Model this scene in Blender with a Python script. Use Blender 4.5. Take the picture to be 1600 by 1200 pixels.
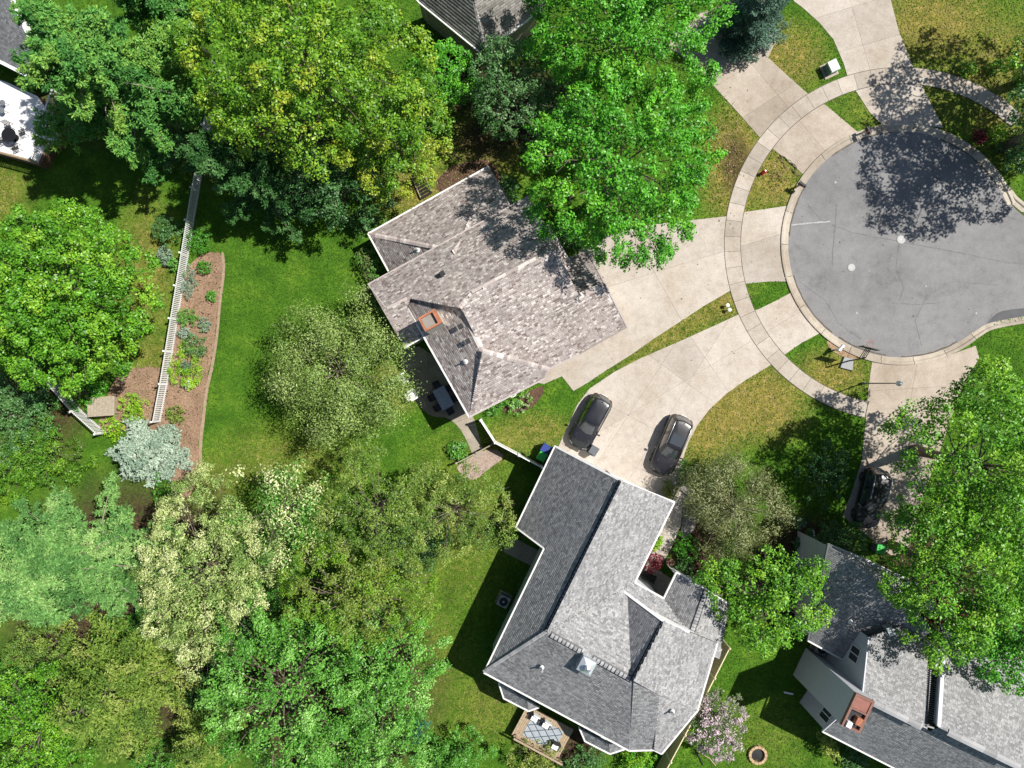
import bpy, bmesh, math, random
import numpy as np
from mathutils import Vector, Matrix

for o in list(bpy.data.objects):
    bpy.data.objects.remove(o, do_unlink=True)
SC = bpy.context.scene
COL = SC.collection
HC = 56.0          # height of the drone above the ground, metres
SP = 20.0          # one metre of ground is this wide in the survey grid
R = math.radians

# ------------------------------------------------------------------ camera, sky, sun, exposure
cam_d = bpy.data.cameras.new('camera')
cam_d.sensor_width = 36.0
cam_d.lens = 36.0 * HC / 80.0
cam_d.clip_end = 3000
cam = bpy.data.objects.new('camera', cam_d)
COL.objects.link(cam)
cam.location = (0, 0, HC)
cam.rotation_euler = (0, 0, 0)
SC.camera = cam

SUN_EL = 56.0
SUN_XY = Vector((0.936, 0.351))      # towards the sun
w = bpy.data.worlds.new('World'); SC.world = w; w.use_nodes = True
wn = w.node_tree
wn.nodes.clear()
sky = wn.nodes.new('ShaderNodeTexSky'); sky.sky_type = 'NISHITA'; sky.sun_disc = False
sky.sun_elevation = R(SUN_EL); sky.sun_rotation = math.atan2(SUN_XY.x, SUN_XY.y)
bg = wn.nodes.new('ShaderNodeBackground'); bg.inputs['Strength'].default_value = 0.065
wo = wn.nodes.new('ShaderNodeOutputWorld')
wn.links.new(sky.outputs[0], bg.inputs[0]); wn.links.new(bg.outputs[0], wo.inputs[0])
sd = bpy.data.lights.new('sun', 'SUN'); sd.energy = 5.0; sd.angle = R(0.5); sd.color = (1.0, 0.955, 0.89)
sun = bpy.data.objects.new('sun', sd); COL.objects.link(sun)
ldir = Vector((-SUN_XY.x * math.cos(R(SUN_EL)), -SUN_XY.y * math.cos(R(SUN_EL)), -math.sin(R(SUN_EL))))
sun.rotation_euler = ldir.to_track_quat('-Z', 'Y').to_euler()
sun.location = (40, 15, 70)
SC.view_settings.view_transform = 'Standard'
SC.view_settings.look = 'None'
SC.view_settings.gamma = 1.0
SC.view_settings.exposure = 0.42
SC.view_settings.use_curve_mapping = False
SC.render.engine = 'CYCLES'
SC.cycles.max_bounces = 6
SC.cycles.diffuse_bounces = 3
SC.cycles.transmission_bounces = 4
SC.cycles.transparent_max_bounces = 4

# ------------------------------------------------------------------ helpers
def G(px, py, z=0.0):
    """survey-grid point at height z -> world metres"""
    k = (HC - z) / HC / SP
    return Vector(((px - 800.0) * k, (600.0 - py) * k, z))

def tag(o, label=None, cat=None, group=None, kind=None):
    if label: o['label'] = label
    if cat: o['category'] = cat
    if group: o['group'] = group
    if kind: o['kind'] = kind
    return o

def empty(name, loc=(0, 0, 0), rz=0.0):
    o = bpy.data.objects.new(name, None)
    COL.objects.link(o)
    o.location = loc; o.rotation_euler = (0, 0, rz)
    o.empty_display_size = 0.3
    return o

def link(name, me, mat=None, parent=None, world=True):
    o = bpy.data.objects.new(name, me)
    COL.objects.link(o)
    if mat is not None and len(me.materials) == 0: me.materials.append(mat)
    if parent is not None:
        o.parent = parent
        if world:


            q = parent
            M = Matrix.Identity(4)
            chain = []
            while q is not None:
                chain.append(q); q = q.parent
            for q in reversed(chain):
                M = M @ q.matrix_parent_inverse @ (Matrix.Translation(q.location) @ q.rotation_euler.to_matrix().to_4x4())
            o.matrix_parent_inverse = M.inverted()
    return o

class MB:
    """collects shapes, then links them as ONE mesh object"""
    def __init__(self):
        self.v = []; self.f = []; self.smooth = []
    def add(self, vs, fs, smooth=False):
        b = len(self.v)
        self.v.extend([tuple(p) for p in vs])
        for f in fs:
            self.f.append(tuple(b + i for i in f)); self.smooth.append(smooth)
        return self
    def box(self, c, s, rz=0.0, M=None, ch=0.0):
        x, y, z = s[0] / 2, s[1] / 2, s[2] / 2
        vs = [Vector((i * x, j * y, k * z)) for k in (-1, 1) for (i, j) in ((-1, -1), (1, -1), (1, 1), (-1, 1))]
        if ch:
            for q in range(4, 8):
                vs[q].x *= (1 - ch); vs[q].y *= (1 - ch)
        Mx = Matrix.Rotation(rz, 3, 'Z') if M is None else M
        vs = [Mx @ p + Vector(c) for p in vs]
        return self.add(vs, [(3, 2, 1, 0), (4, 5, 6, 7), (0, 1, 5, 4), (1, 2, 6, 5), (2, 3, 7, 6), (3, 0, 4, 7)])
    def beam(self, a, b, wd, ht, up=Vector((0, 0, 1))):
        a = Vector(a); b = Vector(b); d = b - a; L = d.length
        if L < 1e-6: return self
        d /= L; s = d.cross(up)
        if s.length < 1e-4: s = d.cross(Vector((1, 0, 0)))
        s.normalize(); u = s.cross(d)
        M = Matrix((s, d, u)).transposed()
        return self.box((a + b) / 2, (wd, L, ht), M=M)
    def prism(self, poly, z0, z1):
        n = len(poly)
        area = sum(poly[i][0] * poly[(i + 1) % n][1] - poly[(i + 1) % n][0] * poly[i][1] for i in range(n))
        if area < 0: poly = poly[::-1]
        vs = [(p[0], p[1], z0) for p in poly] + [(p[0], p[1], z1) for p in poly]
        fs = [tuple(range(n, 2 * n))] + [(i, (i + 1) % n, n + (i + 1) % n, n + i) for i in range(n)]
        return self.add(vs, fs)
    def tube(self, pts, rad, n=6, cap=True):
        pts = [Vector(p) for p in pts]
        if not hasattr(rad, '__len__'): rad = [rad] * len(pts)
        vs = []; fs = []
        ref = Vector((0.31, 0.17, 0.93))
        for i, p in enumerate(pts):
            d = (pts[min(i + 1, len(pts) - 1)] - pts[max(i - 1, 0)])
            if d.length < 1e-6: d = Vector((0, 0, 1))
            d.normalize()
            s = d.cross(ref)
            if s.length < 0.05: s = d.cross(Vector((1, 0, 0)))
            s.normalize(); u = d.cross(s)
            for k in range(n):
                a = 2 * math.pi * k / n
                vs.append(p + (s * math.cos(a) + u * math.sin(a)) * rad[i])
        for i in range(len(pts) - 1):
            for k in range(n):
                k2 = (k + 1) % n
                fs.append((i * n + k, i * n + k2, (i + 1) * n + k2, (i + 1) * n + k))
        if cap:
            fs.append(tuple(range(n))[::-1]); b = (len(pts) - 1) * n
            fs.append(tuple(range(b, b + n)))
        return self.add(vs, fs, True)
    def lathe(self, c, prof, n=16, sx=1.0, sy=1.0):
        vs = []; fs = []
        for (r, z) in prof:
            for k in range(n):
                a = 2 * math.pi * k / n
                vs.append((c[0] + r * math.cos(a) * sx, c[1] + r * math.sin(a) * sy, c[2] + z))
        m = len(prof)
        for i in range(m - 1):
            for k in range(n):
                k2 = (k + 1) % n
                fs.append((i * n + k, i * n + k2, (i + 1) * n + k2, (i + 1) * n + k))
        fs.append(tuple(range(n))[::-1]); fs.append(tuple(range((m - 1) * n, m * n)))
        return self.add(vs, fs, False)
    def mesh(self, name):
        me = bpy.data.meshes.new(name)
        me.from_pydata(self.v, [], self.f)
        me.polygons.foreach_set('use_smooth', self.smooth)
        me.update()
        return me
    def build(self, name, mat, parent=None, world=True):
        return link(name, self.mesh(name), mat, parent, world)

def copy_tree(o, parent=None):
    c = o.copy(); COL.objects.link(c); c.parent = parent
    for ch in o.children:
        copy_tree(ch, c)
    return c

# ------------------------------------------------------------------ materials
MATS = {}
def new_mat(name):
    m = bpy.data.materials.new(name); m.use_nodes = True
    t = m.node_tree; t.nodes.clear()
    out = t.nodes.new('ShaderNodeOutputMaterial'); b = t.nodes.new('ShaderNodeBsdfPrincipled')
    t.links.new(b.outputs[0], out.inputs[0])
    MATS[name] = m
    return m, t, b, out

def N(t, kind, **kw):
    n = t.nodes.new(kind)
    for k, v in kw.items(): setattr(n, k, v)
    return n

def noise(t, scale, detail=3.0, rough=0.55, vec=None, dim='3D'):
    n = N(t, 'ShaderNodeTexNoise'); n.noise_dimensions = dim
    n.inputs['Scale'].default_value = scale; n.inputs['Detail'].default_value = detail; n.inputs['Roughness'].default_value = rough
    if vec is not None: t.links.new(vec, n.inputs['Vector'])
    return n.outputs['Fac']

def ramp(t, fac, stops):
    r = N(t, 'ShaderNodeValToRGB')
    e = r.color_ramp.elements
    while len(e) < len(stops): e.new(0.5)
    for i, (p, c) in enumerate(stops):
        e[i].position = p; e[i].color = (c[0], c[1], c[2], 1)
    t.links.new(fac, r.inputs[0])
    return r.outputs[0]

def mixc(t, a, b, fac, mode='MIX'):
    m = N(t, 'ShaderNodeMix'); m.data_type = 'RGBA'; m.blend_type = mode
    for sock, val in ((m.inputs[0], fac), (m.inputs[6], a), (m.inputs[7], b)):
        if hasattr(val, 'is_linked'): t.links.new(val, sock)
        elif isinstance(val, (int, float)): sock.default_value = val
        else: sock.default_value = (val[0], val[1], val[2], 1)
    return m.outputs[2]

def math_(t, op, a, b=None):
    m = N(t, 'ShaderNodeMath'); m.operation = op
    for s, val in ((m.inputs[0], a), (m.inputs[1], b)):
        if val is None: continue
        if hasattr(val, 'is_linked'): t.links.new(val, s)
        else: s.default_value = val
    return m.outputs[0]

def bump(t, b, h, strength=0.3, dist=0.02):
    n = N(t, 'ShaderNodeBump'); n.inputs['Strength'].default_value = strength; n.inputs['Distance'].default_value = dist
    t.links.new(h, n.inputs['Height']); t.links.new(n.outputs[0], b.inputs['Normal'])

def coords(t):
    return N(t, 'ShaderNodeTexCoord').outputs['Object']

def plain(name, c, rough=0.6, metal=0.0, var=0.12, scale=3.0, coat=0.0, spec=0.5):
    m, t, b, o = new_mat(name)
    v = coords(t)
    f = noise(t, scale, 4, 0.6, v)
    col = ramp(t, f, [(0.3, [x * (1 - var) for x in c]), (0.7, [min(1, x * (1 + var)) for x in c])])
    t.links.new(col, b.inputs['Base Color'])
    b.inputs['Roughness'].default_value = rough; b.inputs['Metallic'].default_value = metal
    b.inputs['Coat Weight'].default_value = coat
    b.inputs['Specular IOR Level'].default_value = spec
    return m

def concrete(name, c, stain, tint=0.11, streak=0.5):
    m, t, b, o = new_mat(name)
    v = coords(t)
    big = noise(t, 0.22, 5, 0.62, v)
    base = ramp(t, big, [(0.32, stain), (0.58, c), (0.8, [min(1, x * 1.09) for x in c])])
    fine = noise(t, 14.0, 3, 0.7, v)
    base = mixc(t, base, ramp(t, fine, [(0.3, (0.80, 0.80, 0.80)), (0.72, (1.14, 1.14, 1.14))]), 1.0, 'MULTIPLY')
    mid = noise(t, 1.6, 5, 0.7, v)
    base = mixc(t, base, ramp(t, mid, [(0.26, (0.76, 0.74, 0.70)), (0.5, (0.98, 0.98, 0.97)), (0.66, (1.06, 1.06, 1.06))]), 0.8, 'MULTIPLY')
    sp = noise(t, 0.5, 9, 0.8, v)
    base = mixc(t, base, ramp(t, sp, [(0.27, (0.66, 0.60, 0.52)), (0.39, (1, 1, 1))]), 0.75, 'MULTIPLY')
    oi = N(t, 'ShaderNodeObjectInfo')
    tn = math_(t, 'MULTIPLY_ADD', oi.outputs['Random'], 2 * tint); 
    tn.node.inputs[2].default_value = 1.0 - tint
    cc = N(t, 'ShaderNodeCombineColor')
    for i in range(3): t.links.new(tn, cc.inputs[i])
    base = mixc(t, base, cc.outputs[0], 1.0, 'MULTIPLY')
    t.links.new(base, b.inputs['Base Color'])
    b.inputs['Roughness'].default_value = 0.9
    bump(t, b, fine, 0.25, 0.01)
    return m

def shingle_mat(name, stops, rough=0.9):
    m, t, b, o = new_mat(name)
    g = N(t, 'ShaderNodeNewGeometry')
    v = coords(t)
    col = ramp(t, g.outputs['Random Per Island'], stops)
    big = noise(t, 0.35, 4, 0.6, v)
    col = mixc(t, col, ramp(t, big, [(0.3, (0.86, 0.86, 0.87)), (0.7, (1.08, 1.07, 1.06))]), 1.0, 'MULTIPLY')
    fine = noise(t, 22.0, 3, 0.7, v)
    col = mixc(t, col, ramp(t, fine, [(0.3, (0.78, 0.78, 0.78)), (0.7, (1.18, 1.18, 1.18))]), 1.0, 'MULTIPLY')
    t.links.new(col, b.inputs['Base Color'])
    b.inputs['Roughness'].default_value = rough; b.inputs['Specular IOR Level'].default_value = 0.25
    bump(t, b, fine, 0.3, 0.01)
    return m

def leaf_mat(name, trans=0.13, rough=0.45, spec=0.4):
    m, t, b, o = new_mat(name)
    a = N(t, 'ShaderNodeAttribute'); a.attribute_name = 'leafcol'
    t.links.new(a.outputs['Color'], b.inputs['Base Color'])
    b.inputs['Roughness'].default_value = rough; b.inputs['Specular IOR Level'].default_value = spec
    tr = N(t, 'ShaderNodeBsdfTranslucent')
    tc = mixc(t, a.outputs['Color'], (1.25, 1.2, 0.7), 1.0, 'MULTIPLY')
    t.links.new(tc, tr.inputs[0])
    mx = N(t, 'ShaderNodeMixShader'); mx.inputs[0].default_value = trans
    t.links.new(b.outputs[0], mx.inputs[1]); t.links.new(tr.outputs[0], mx.inputs[2])
    t.links.new(mx.outputs[0], o.inputs[0])
    return m

def lawn_mat():
    m, t, b, o = new_mat('lawn')
    v = coords(t)
    ad = N(t, 'ShaderNodeAttribute'); ad.attribute_name = 'ground'
    sep = N(t, 'ShaderNodeSeparateColor'); t.links.new(ad.outputs['Color'], sep.inputs[0])
    big = noise(t, 0.5, 5, 0.65, v)
    fine = noise(t, 9.0, 4, 0.75, v)
    mid = noise(t, 2.4, 5, 0.7, v)
    green = ramp(t, big, [(0.28, (0.036, 0.100, 0.009)), (0.5, (0.066, 0.162, 0.014)), (0.74, (0.118, 0.215, 0.022))])
    dry = ramp(t, mid, [(0.28, (0.12, 0.14, 0.020)), (0.5, (0.23, 0.20, 0.045)), (0.72, (0.38, 0.30, 0.125))])
    df = math_(t, 'MULTIPLY', sep.outputs[0], math_(t, 'ADD', mid, 0.45))
    dfc = N(t, 'ShaderNodeClamp'); t.links.new(math_(t, 'MULTIPLY', df, 1.25), dfc.inputs[0])
    col = mixc(t, green, dry, dfc.outputs[0])
    soil = ramp(t, noise(t, 5.0, 5, 0.75, v), [(0.3, (0.028, 0.018, 0.011)), (0.5, (0.065, 0.043, 0.028)), (0.75, (0.13, 0.09, 0.058))])  # humus tones, darkened further to stand in for shadow between the trees
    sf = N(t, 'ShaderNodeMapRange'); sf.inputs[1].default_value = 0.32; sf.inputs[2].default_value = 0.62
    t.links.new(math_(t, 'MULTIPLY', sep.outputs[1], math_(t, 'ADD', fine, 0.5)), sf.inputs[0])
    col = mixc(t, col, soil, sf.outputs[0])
    col = mixc(t, col, ramp(t, fine, [(0.25, (0.42, 0.42, 0.42)), (0.5, (0.9, 0.9, 0.9)), (0.78, (1.6, 1.55, 1.4))]), 1.0, 'MULTIPLY')
    mow = noise(t, 0.95, 6, 0.75, v)
    col = mixc(t, col, ramp(t, mow, [(0.30, (0.58, 0.66, 0.62)), (0.46, (0.95, 0.97, 0.95)), (0.66, (1.28, 1.2, 1.15))]), 0.9, 'MULTIPLY')
    tuft = noise(t, 3.6, 4, 0.7, v)
    col = mixc(t, col, ramp(t, tuft, [(0.28, (0.55, 0.6, 0.6)), (0.5, (0.95, 0.95, 0.95)), (0.72, (1.4, 1.3, 1.2))]), 0.85, 'MULTIPLY')
    t.links.new(col, b.inputs['Base Color'])
    b.inputs['Roughness'].default_value = 0.95; b.inputs['Specular IOR Level'].default_value = 0.1
    bump(t, b, fine, 0.8, 0.08)
    return m

def asphalt_mat(name, c, dark):
    m, t, b, o = new_mat(name)
    v = coords(t)
    big = noise(t, 0.16, 6, 0.6, v)
    col = ramp(t, big, [(0.3, dark), (0.5, c), (0.72, [x * 1.12 for x in c])])
    mid = noise(t, 1.1, 6, 0.72, v)
    col = mixc(t, col, ramp(t, mid, [(0.25, (0.66, 0.66, 0.68)), (0.45, (0.93, 0.93, 0.94)), (0.68, (1.09, 1.09, 1.08))]), 0.9, 'MULTIPLY')
    sm = noise(t, 0.33, 8, 0.75, v)
    col = mixc(t, col, ramp(t, sm, [(0.30, (0.62, 0.62, 0.64)), (0.42, (1, 1, 1)), (0.66, (1.0, 1.0, 1.0)), (0.74, (1.16, 1.15, 1.13))]), 0.8, 'MULTIPLY')
    fine = noise(t, 18.0, 3, 0.8, v)
    col = mixc(t, col, ramp(t, fine, [(0.25, (0.72, 0.72, 0.72)), (0.5, (1, 1, 1)), (0.8, (1.3, 1.3, 1.3))]), 1.0, 'MULTIPLY')
    t.links.new(col, b.inputs['Base Color'])
    b.inputs['Roughness'].default_value = 0.88; b.inputs['Specular IOR Level'].default_value = 0.3
    bump(t, b, fine, 0.35, 0.012)
    return m

def mulch_mat(name, a, c, d):
    m, t, b, o = new_mat(name)
    v = coords(t)
    f = noise(t, 7.0, 6, 0.8, v); g = noise(t, 0.8, 4, 0.6, v)
    col = ramp(t, f, [(0.3, a), (0.5, c), (0.72, d)])
    col = mixc(t, col, ramp(t, g, [(0.3, (0.75, 0.75, 0.75)), (0.7, (1.15, 1.15, 1.15))]), 1.0, 'MULTIPLY')
    t.links.new(col, b.inputs['Base Color']); b.inputs['Roughness'].default_value = 0.97
    bump(t, b, f, 0.9, 0.05)
    return m

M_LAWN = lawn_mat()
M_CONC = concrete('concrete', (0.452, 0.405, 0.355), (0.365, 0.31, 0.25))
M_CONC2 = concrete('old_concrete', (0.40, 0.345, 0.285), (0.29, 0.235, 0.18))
M_WALK = concrete('sidewalk_concrete', (0.425, 0.378, 0.322), (0.335, 0.285, 0.23), tint=0.14)
M_KERB = concrete('kerb_concrete', (0.44, 0.39, 0.32), (0.27, 0.22, 0.17), tint=0.10)
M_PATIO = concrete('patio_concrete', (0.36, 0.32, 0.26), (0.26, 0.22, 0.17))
M_JOINT = plain('joint', (0.10, 0.085, 0.065), 0.95)
M_ASPH = asphalt_mat('asphalt', (0.205, 0.202, 0.200), (0.160, 0.158, 0.158))
M_ASPH2 = asphalt_mat('asphalt_patch', (0.10, 0.10, 0.105), (0.085, 0.085, 0.09))
M_TAR = plain('tar', (0.045, 0.045, 0.05), 0.6, var=0.3)
M_PAINT = plain('road_paint', (0.34, 0.34, 0.335), 0.7, var=0.3, scale=9)
M_MULCH = mulch_mat('mulch', (0.10, 0.055, 0.03), (0.26, 0.165, 0.105), (0.42, 0.30, 0.21))
M_BARK = mulch_mat('dark_mulch', (0.03, 0.018, 0.012), (0.09, 0.05, 0.03), (0.20, 0.12, 0.07))
M_GRAVEL = mulch_mat('gravel', (0.16, 0.12, 0.10), (0.36, 0.27, 0.22), (0.52, 0.44, 0.38))
M_LEAF = leaf_mat('leaf')
M_NEEDLE = leaf_mat('needle', 0.18, 0.6, 0.25)
M_GRASS = leaf_mat('grass_blade', 0.25, 0.8, 0.1)
M_WOOD = plain('bark', (0.16, 0.125, 0.095), 0.9, var=0.35, scale=6)
M_PALEBARK = plain('pale_bark', (0.30, 0.25, 0.20), 0.9, var=0.3, scale=6)
M_WHITE = plain('white_paint', (0.78, 0.78, 0.76), 0.5, var=0.04)
M_TRIM = plain('white_trim', (0.70, 0.69, 0.66), 0.5, var=0.05)
M_TANW = plain('tan_vinyl', (0.45, 0.36, 0.21), 0.55, var=0.07)
M_SIDE = plain('grey_blue_siding', (0.50, 0.505, 0.55), 0.6, var=0.05)
M_SIDEW = plain('cream_siding', (0.60, 0.56, 0.48), 0.6, var=0.05)
M_SIDET = plain('olive_siding', (0.30, 0.27, 0.19), 0.6, var=0.05)
M_DECK = plain('roof_deck', (0.06, 0.055, 0.05), 0.95)
M_BLACK = plain('black_plastic', (0.015, 0.015, 0.016), 0.5)
M_DKMETAL = plain('dark_metal', (0.03, 0.03, 0.032), 0.4, 0.6)
M_GREYP = plain('grey_plastic', (0.14, 0.15, 0.16), 0.5)
M_STEEL = plain('galvanised_steel', (0.55, 0.57, 0.58), 0.35, 0.8)
M_GLASS = plain('dark_glass', (0.045, 0.052, 0.058), 0.08, var=0.0, coat=1.0, spec=0.9)
M_SCREEN = plain('window_glass', (0.035, 0.045, 0.055), 0.08, var=0.0)
M_BRICK = plain('brick_orange', (0.34, 0.13, 0.07), 0.8, var=0.3, scale=8)
M_TERRA = plain('terracotta', (0.20, 0.10, 0.075), 0.8, var=0.2)
M_COPPER = plain('copper_cap', (0.33, 0.12, 0.055), 0.6, 0.0, var=0.35)
M_STONE = plain('stone_grey', (0.20, 0.19, 0.18), 0.9, var=0.4, scale=5)
M_CEDAR = plain('weathered_cedar', (0.34, 0.26, 0.17), 0.85, var=0.25, scale=7)
M_OLDWOOD = plain('grey_weathered_wood', (0.33, 0.28, 0.21), 0.9, var=0.25, scale=7)
M_BLUE = plain('blue_plastic', (0.02, 0.045, 0.22), 0.4)
M_GREEN = plain('green_plastic', (0.03, 0.42, 0.06), 0.45)
M_DKGREEN = plain('green_metal', (0.10, 0.20, 0.15), 0.5)
M_RED = plain('red_paint', (0.50, 0.03, 0.02), 0.45)
M_CARBLK = plain('black_car_paint', (0.012, 0.013, 0.017), 0.3, 0.0, var=0.02, coat=0.6)
M_CARGRY = plain('charcoal_car_paint', (0.016, 0.015, 0.018), 0.3, 0.0, var=0.02, coat=0.6)
M_TYRE = plain('tyre_rubber', (0.02, 0.02, 0.02), 0.85)
M_RIM = plain('alloy_rim', (0.45, 0.45, 0.46), 0.3, 0.9)
M_LAMPW = plain('headlamp_glass', (0.55, 0.58, 0.6), 0.15, 0.3)
M_TAIL = plain('tail_lamp', (0.10, 0.006, 0.006), 0.25)
M_SH_A = shingle_mat('brown_shingle', [(0.0, (0.20, 0.155, 0.145)), (0.14, (0.31, 0.262, 0.245)), (0.40, (0.41, 0.358, 0.335)), (0.78, (0.475, 0.42, 0.392)), (0.9, (0.60, 0.55, 0.51)), (1.0, (0.70, 0.655, 0.61))])
M_SH_B = shingle_mat('grey_shingle', [(0.0, (0.19, 0.19, 0.192)), (0.25, (0.265, 0.266, 0.268)), (0.7, (0.335, 0.335, 0.335)), (1.0, (0.42, 0.42, 0.418))])
M_SH_C = shingle_mat('slate_grey_shingle', [(0.0, (0.21, 0.213, 0.215)), (0.35, (0.275, 0.278, 0.28)), (0.7, (0.33, 0.332, 0.333)), (1.0, (0.40, 0.40, 0.40))])
M_SH_D = shingle_mat('taupe_shingle', [(0.0, (0.19, 0.18, 0.165)), (0.5, (0.27, 0.255, 0.235)), (1.0, (0.37, 0.355, 0.33))])
M_CAP_B = shingle_mat('grey_cap_shingle', [(0.0, (0.22, 0.225, 0.23)), (1.0, (0.38, 0.385, 0.39))])

# ------------------------------------------------------------------ ground
def poly_px(pts):
    return [G(x, y) for (x, y) in pts]

def in_blobs(X, Y, blobs):
    out = np.zeros_like(X)
    for (px, py, rx, ry, s, rot) in blobs:
        c = G(px, py); a = R(rot)
        dx = X - c.x; dy = Y - c.y
        u = (dx * math.cos(a) + dy * math.sin(a)) / (rx / SP); v = (-dx * math.sin(a) + dy * math.cos(a)) / (ry / SP)
        out = np.maximum(out, s * np.clip(1.35 - np.sqrt(u * u + v * v), 0, 1) / 1.0)
    return np.clip(out, 0, 1)

DRY = [
        (1140, 640, 80, 60, 1.0, 30), (1190, 630, 70, 60, 1.0, 0), (1100, 680, 45, 50, .8, 0), (1300, 585, 60, 40, .8, 0), (1150, 260, 55, 90, 1.0, 0),
        (1210, 280, 45, 60, .85, 0), (1230, 90, 60, 55, .75, 0), (1460, 40, 110, 70, .8, 0), (1560, 100, 100, 90, .6, 0), (1060, 515, 120, 25, .65, 30), (1130, 475, 30, 30, .8, 0),
        (790, 690, 60, 35, .5, 25), (840, 675, 60, 30, .55, 0), (720, 820, 90, 140, .28, 0), (660, 1040, 80, 120, .3, 0), (760, 800, 60, 90, .28, 0), (650, 300, 70, 50, .75, 0),
        (230, 420, 45, 110, .6, 0), (240, 560, 50, 40, .5, 0), (450, 720, 110, 60, .35, 0), (330, 750, 60, 40, .4, 0), (1430, 170, 120, 60, .4, 0), (760, 230, 90, 50, .7, 0), (0, 300, 50, 50, .5, 0),
        (620, 600, 40, 40, .8, 0), (770, 1100, 80, 60, .35, 0), (1200, 1150, 60, 60, .2, 0), (1560, 170, 60, 90, .6, 0)]
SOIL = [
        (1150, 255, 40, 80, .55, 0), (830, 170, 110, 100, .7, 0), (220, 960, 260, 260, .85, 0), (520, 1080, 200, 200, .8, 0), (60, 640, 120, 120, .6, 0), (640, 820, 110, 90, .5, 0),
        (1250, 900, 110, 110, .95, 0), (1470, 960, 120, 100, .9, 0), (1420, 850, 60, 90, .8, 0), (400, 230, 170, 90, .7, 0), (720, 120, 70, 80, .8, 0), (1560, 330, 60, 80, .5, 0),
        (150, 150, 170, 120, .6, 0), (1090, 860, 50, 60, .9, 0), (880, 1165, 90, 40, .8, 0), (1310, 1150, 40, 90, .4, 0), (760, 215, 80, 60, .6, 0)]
def build_ground():
    xs = np.concatenate([[-900, -300, -120], np.arange(-60, 60.01, 0.5), [120, 300, 900]])
    ys = np.concatenate([[-900, -300, -110], np.arange(-48, 48.01, 0.5), [110, 300, 900]])
    X, Y = np.meshgrid(xs, ys)
    nx, ny = len(xs), len(ys)
    me = bpy.data.meshes.new('lawn_ground')
    V = np.stack([X.ravel(), Y.ravel(), np.zeros(nx * ny)], 1)
    idx = np.arange(nx * ny).reshape(ny, nx)
    F = np.stack([idx[:-1, :-1].ravel(), idx[:-1, 1:].ravel(), idx[1:, 1:].ravel(), idx[1:, :-1].ravel()], 1)
    set_mesh(me, V, F)
    dry = in_blobs(X, Y, DRY)
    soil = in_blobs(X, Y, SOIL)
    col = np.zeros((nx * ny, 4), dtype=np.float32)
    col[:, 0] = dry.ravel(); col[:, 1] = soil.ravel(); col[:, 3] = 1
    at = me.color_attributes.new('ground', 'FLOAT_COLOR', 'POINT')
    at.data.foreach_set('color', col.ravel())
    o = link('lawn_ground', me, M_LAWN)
    tag(o, 'green lawn with drier yellow patches covering the ground', kind='structure')

def set_mesh(me, V, F):
    V = np.asarray(V, dtype=np.float32); F = np.asarray(F, dtype=np.int32)
    n, k = F.shape
    me.vertices.add(len(V)); me.vertices.foreach_set('co', V.ravel())
    me.loops.add(n * k); me.loops.foreach_set('vertex_index', F.ravel())
    me.polygons.add(n)
    me.polygons.foreach_set('loop_start', np.arange(0, n * k, k, dtype=np.int32))
    me.update(calc_edges=True)

build_ground()

PAVED = []
PAVED_BY = {}
def sheet(name, pts, z, mat, parent=None, label=None, thick=0.0):
    if parent is None:
        PAVED.append([(x, y) for x, y in pts]); PAVED_BY.setdefault(name, []).append(PAVED[-1])
    mb = MB()
    if thick: mb.prism(poly_px(pts), z - thick, z)
    else:
        P = poly_px(pts)
        a = sum(P[i].x * P[(i + 1) % len(P)].y - P[(i + 1) % len(P)].x * P[i].y for i in range(len(P)))
        if a < 0: P = P[::-1]
        mb.add([(p.x, p.y, z) for p in P], [tuple(range(len(P)))])
    o = mb.build(name, mat, parent)
    if parent is None: tag(o, label, kind='structure')
    return o

def smooth_poly(pts, it=2, closed=True):
    for _ in range(it):
        q = []
        n = len(pts)
        rng = range(n) if closed else range(n - 1)
        if not closed: q.append(pts[0])
        for i in rng:
            a, b = pts[i], pts[(i + 1) % n]
            q.append((a[0] * .75 + b[0] * .25, a[1] * .75 + b[1] * .25)); q.append((a[0] * .25 + b[0] * .75, a[1] * .25 + b[1] * .75))
        if not closed: q.append(pts[-1])
        pts = q
    return pts

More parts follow.
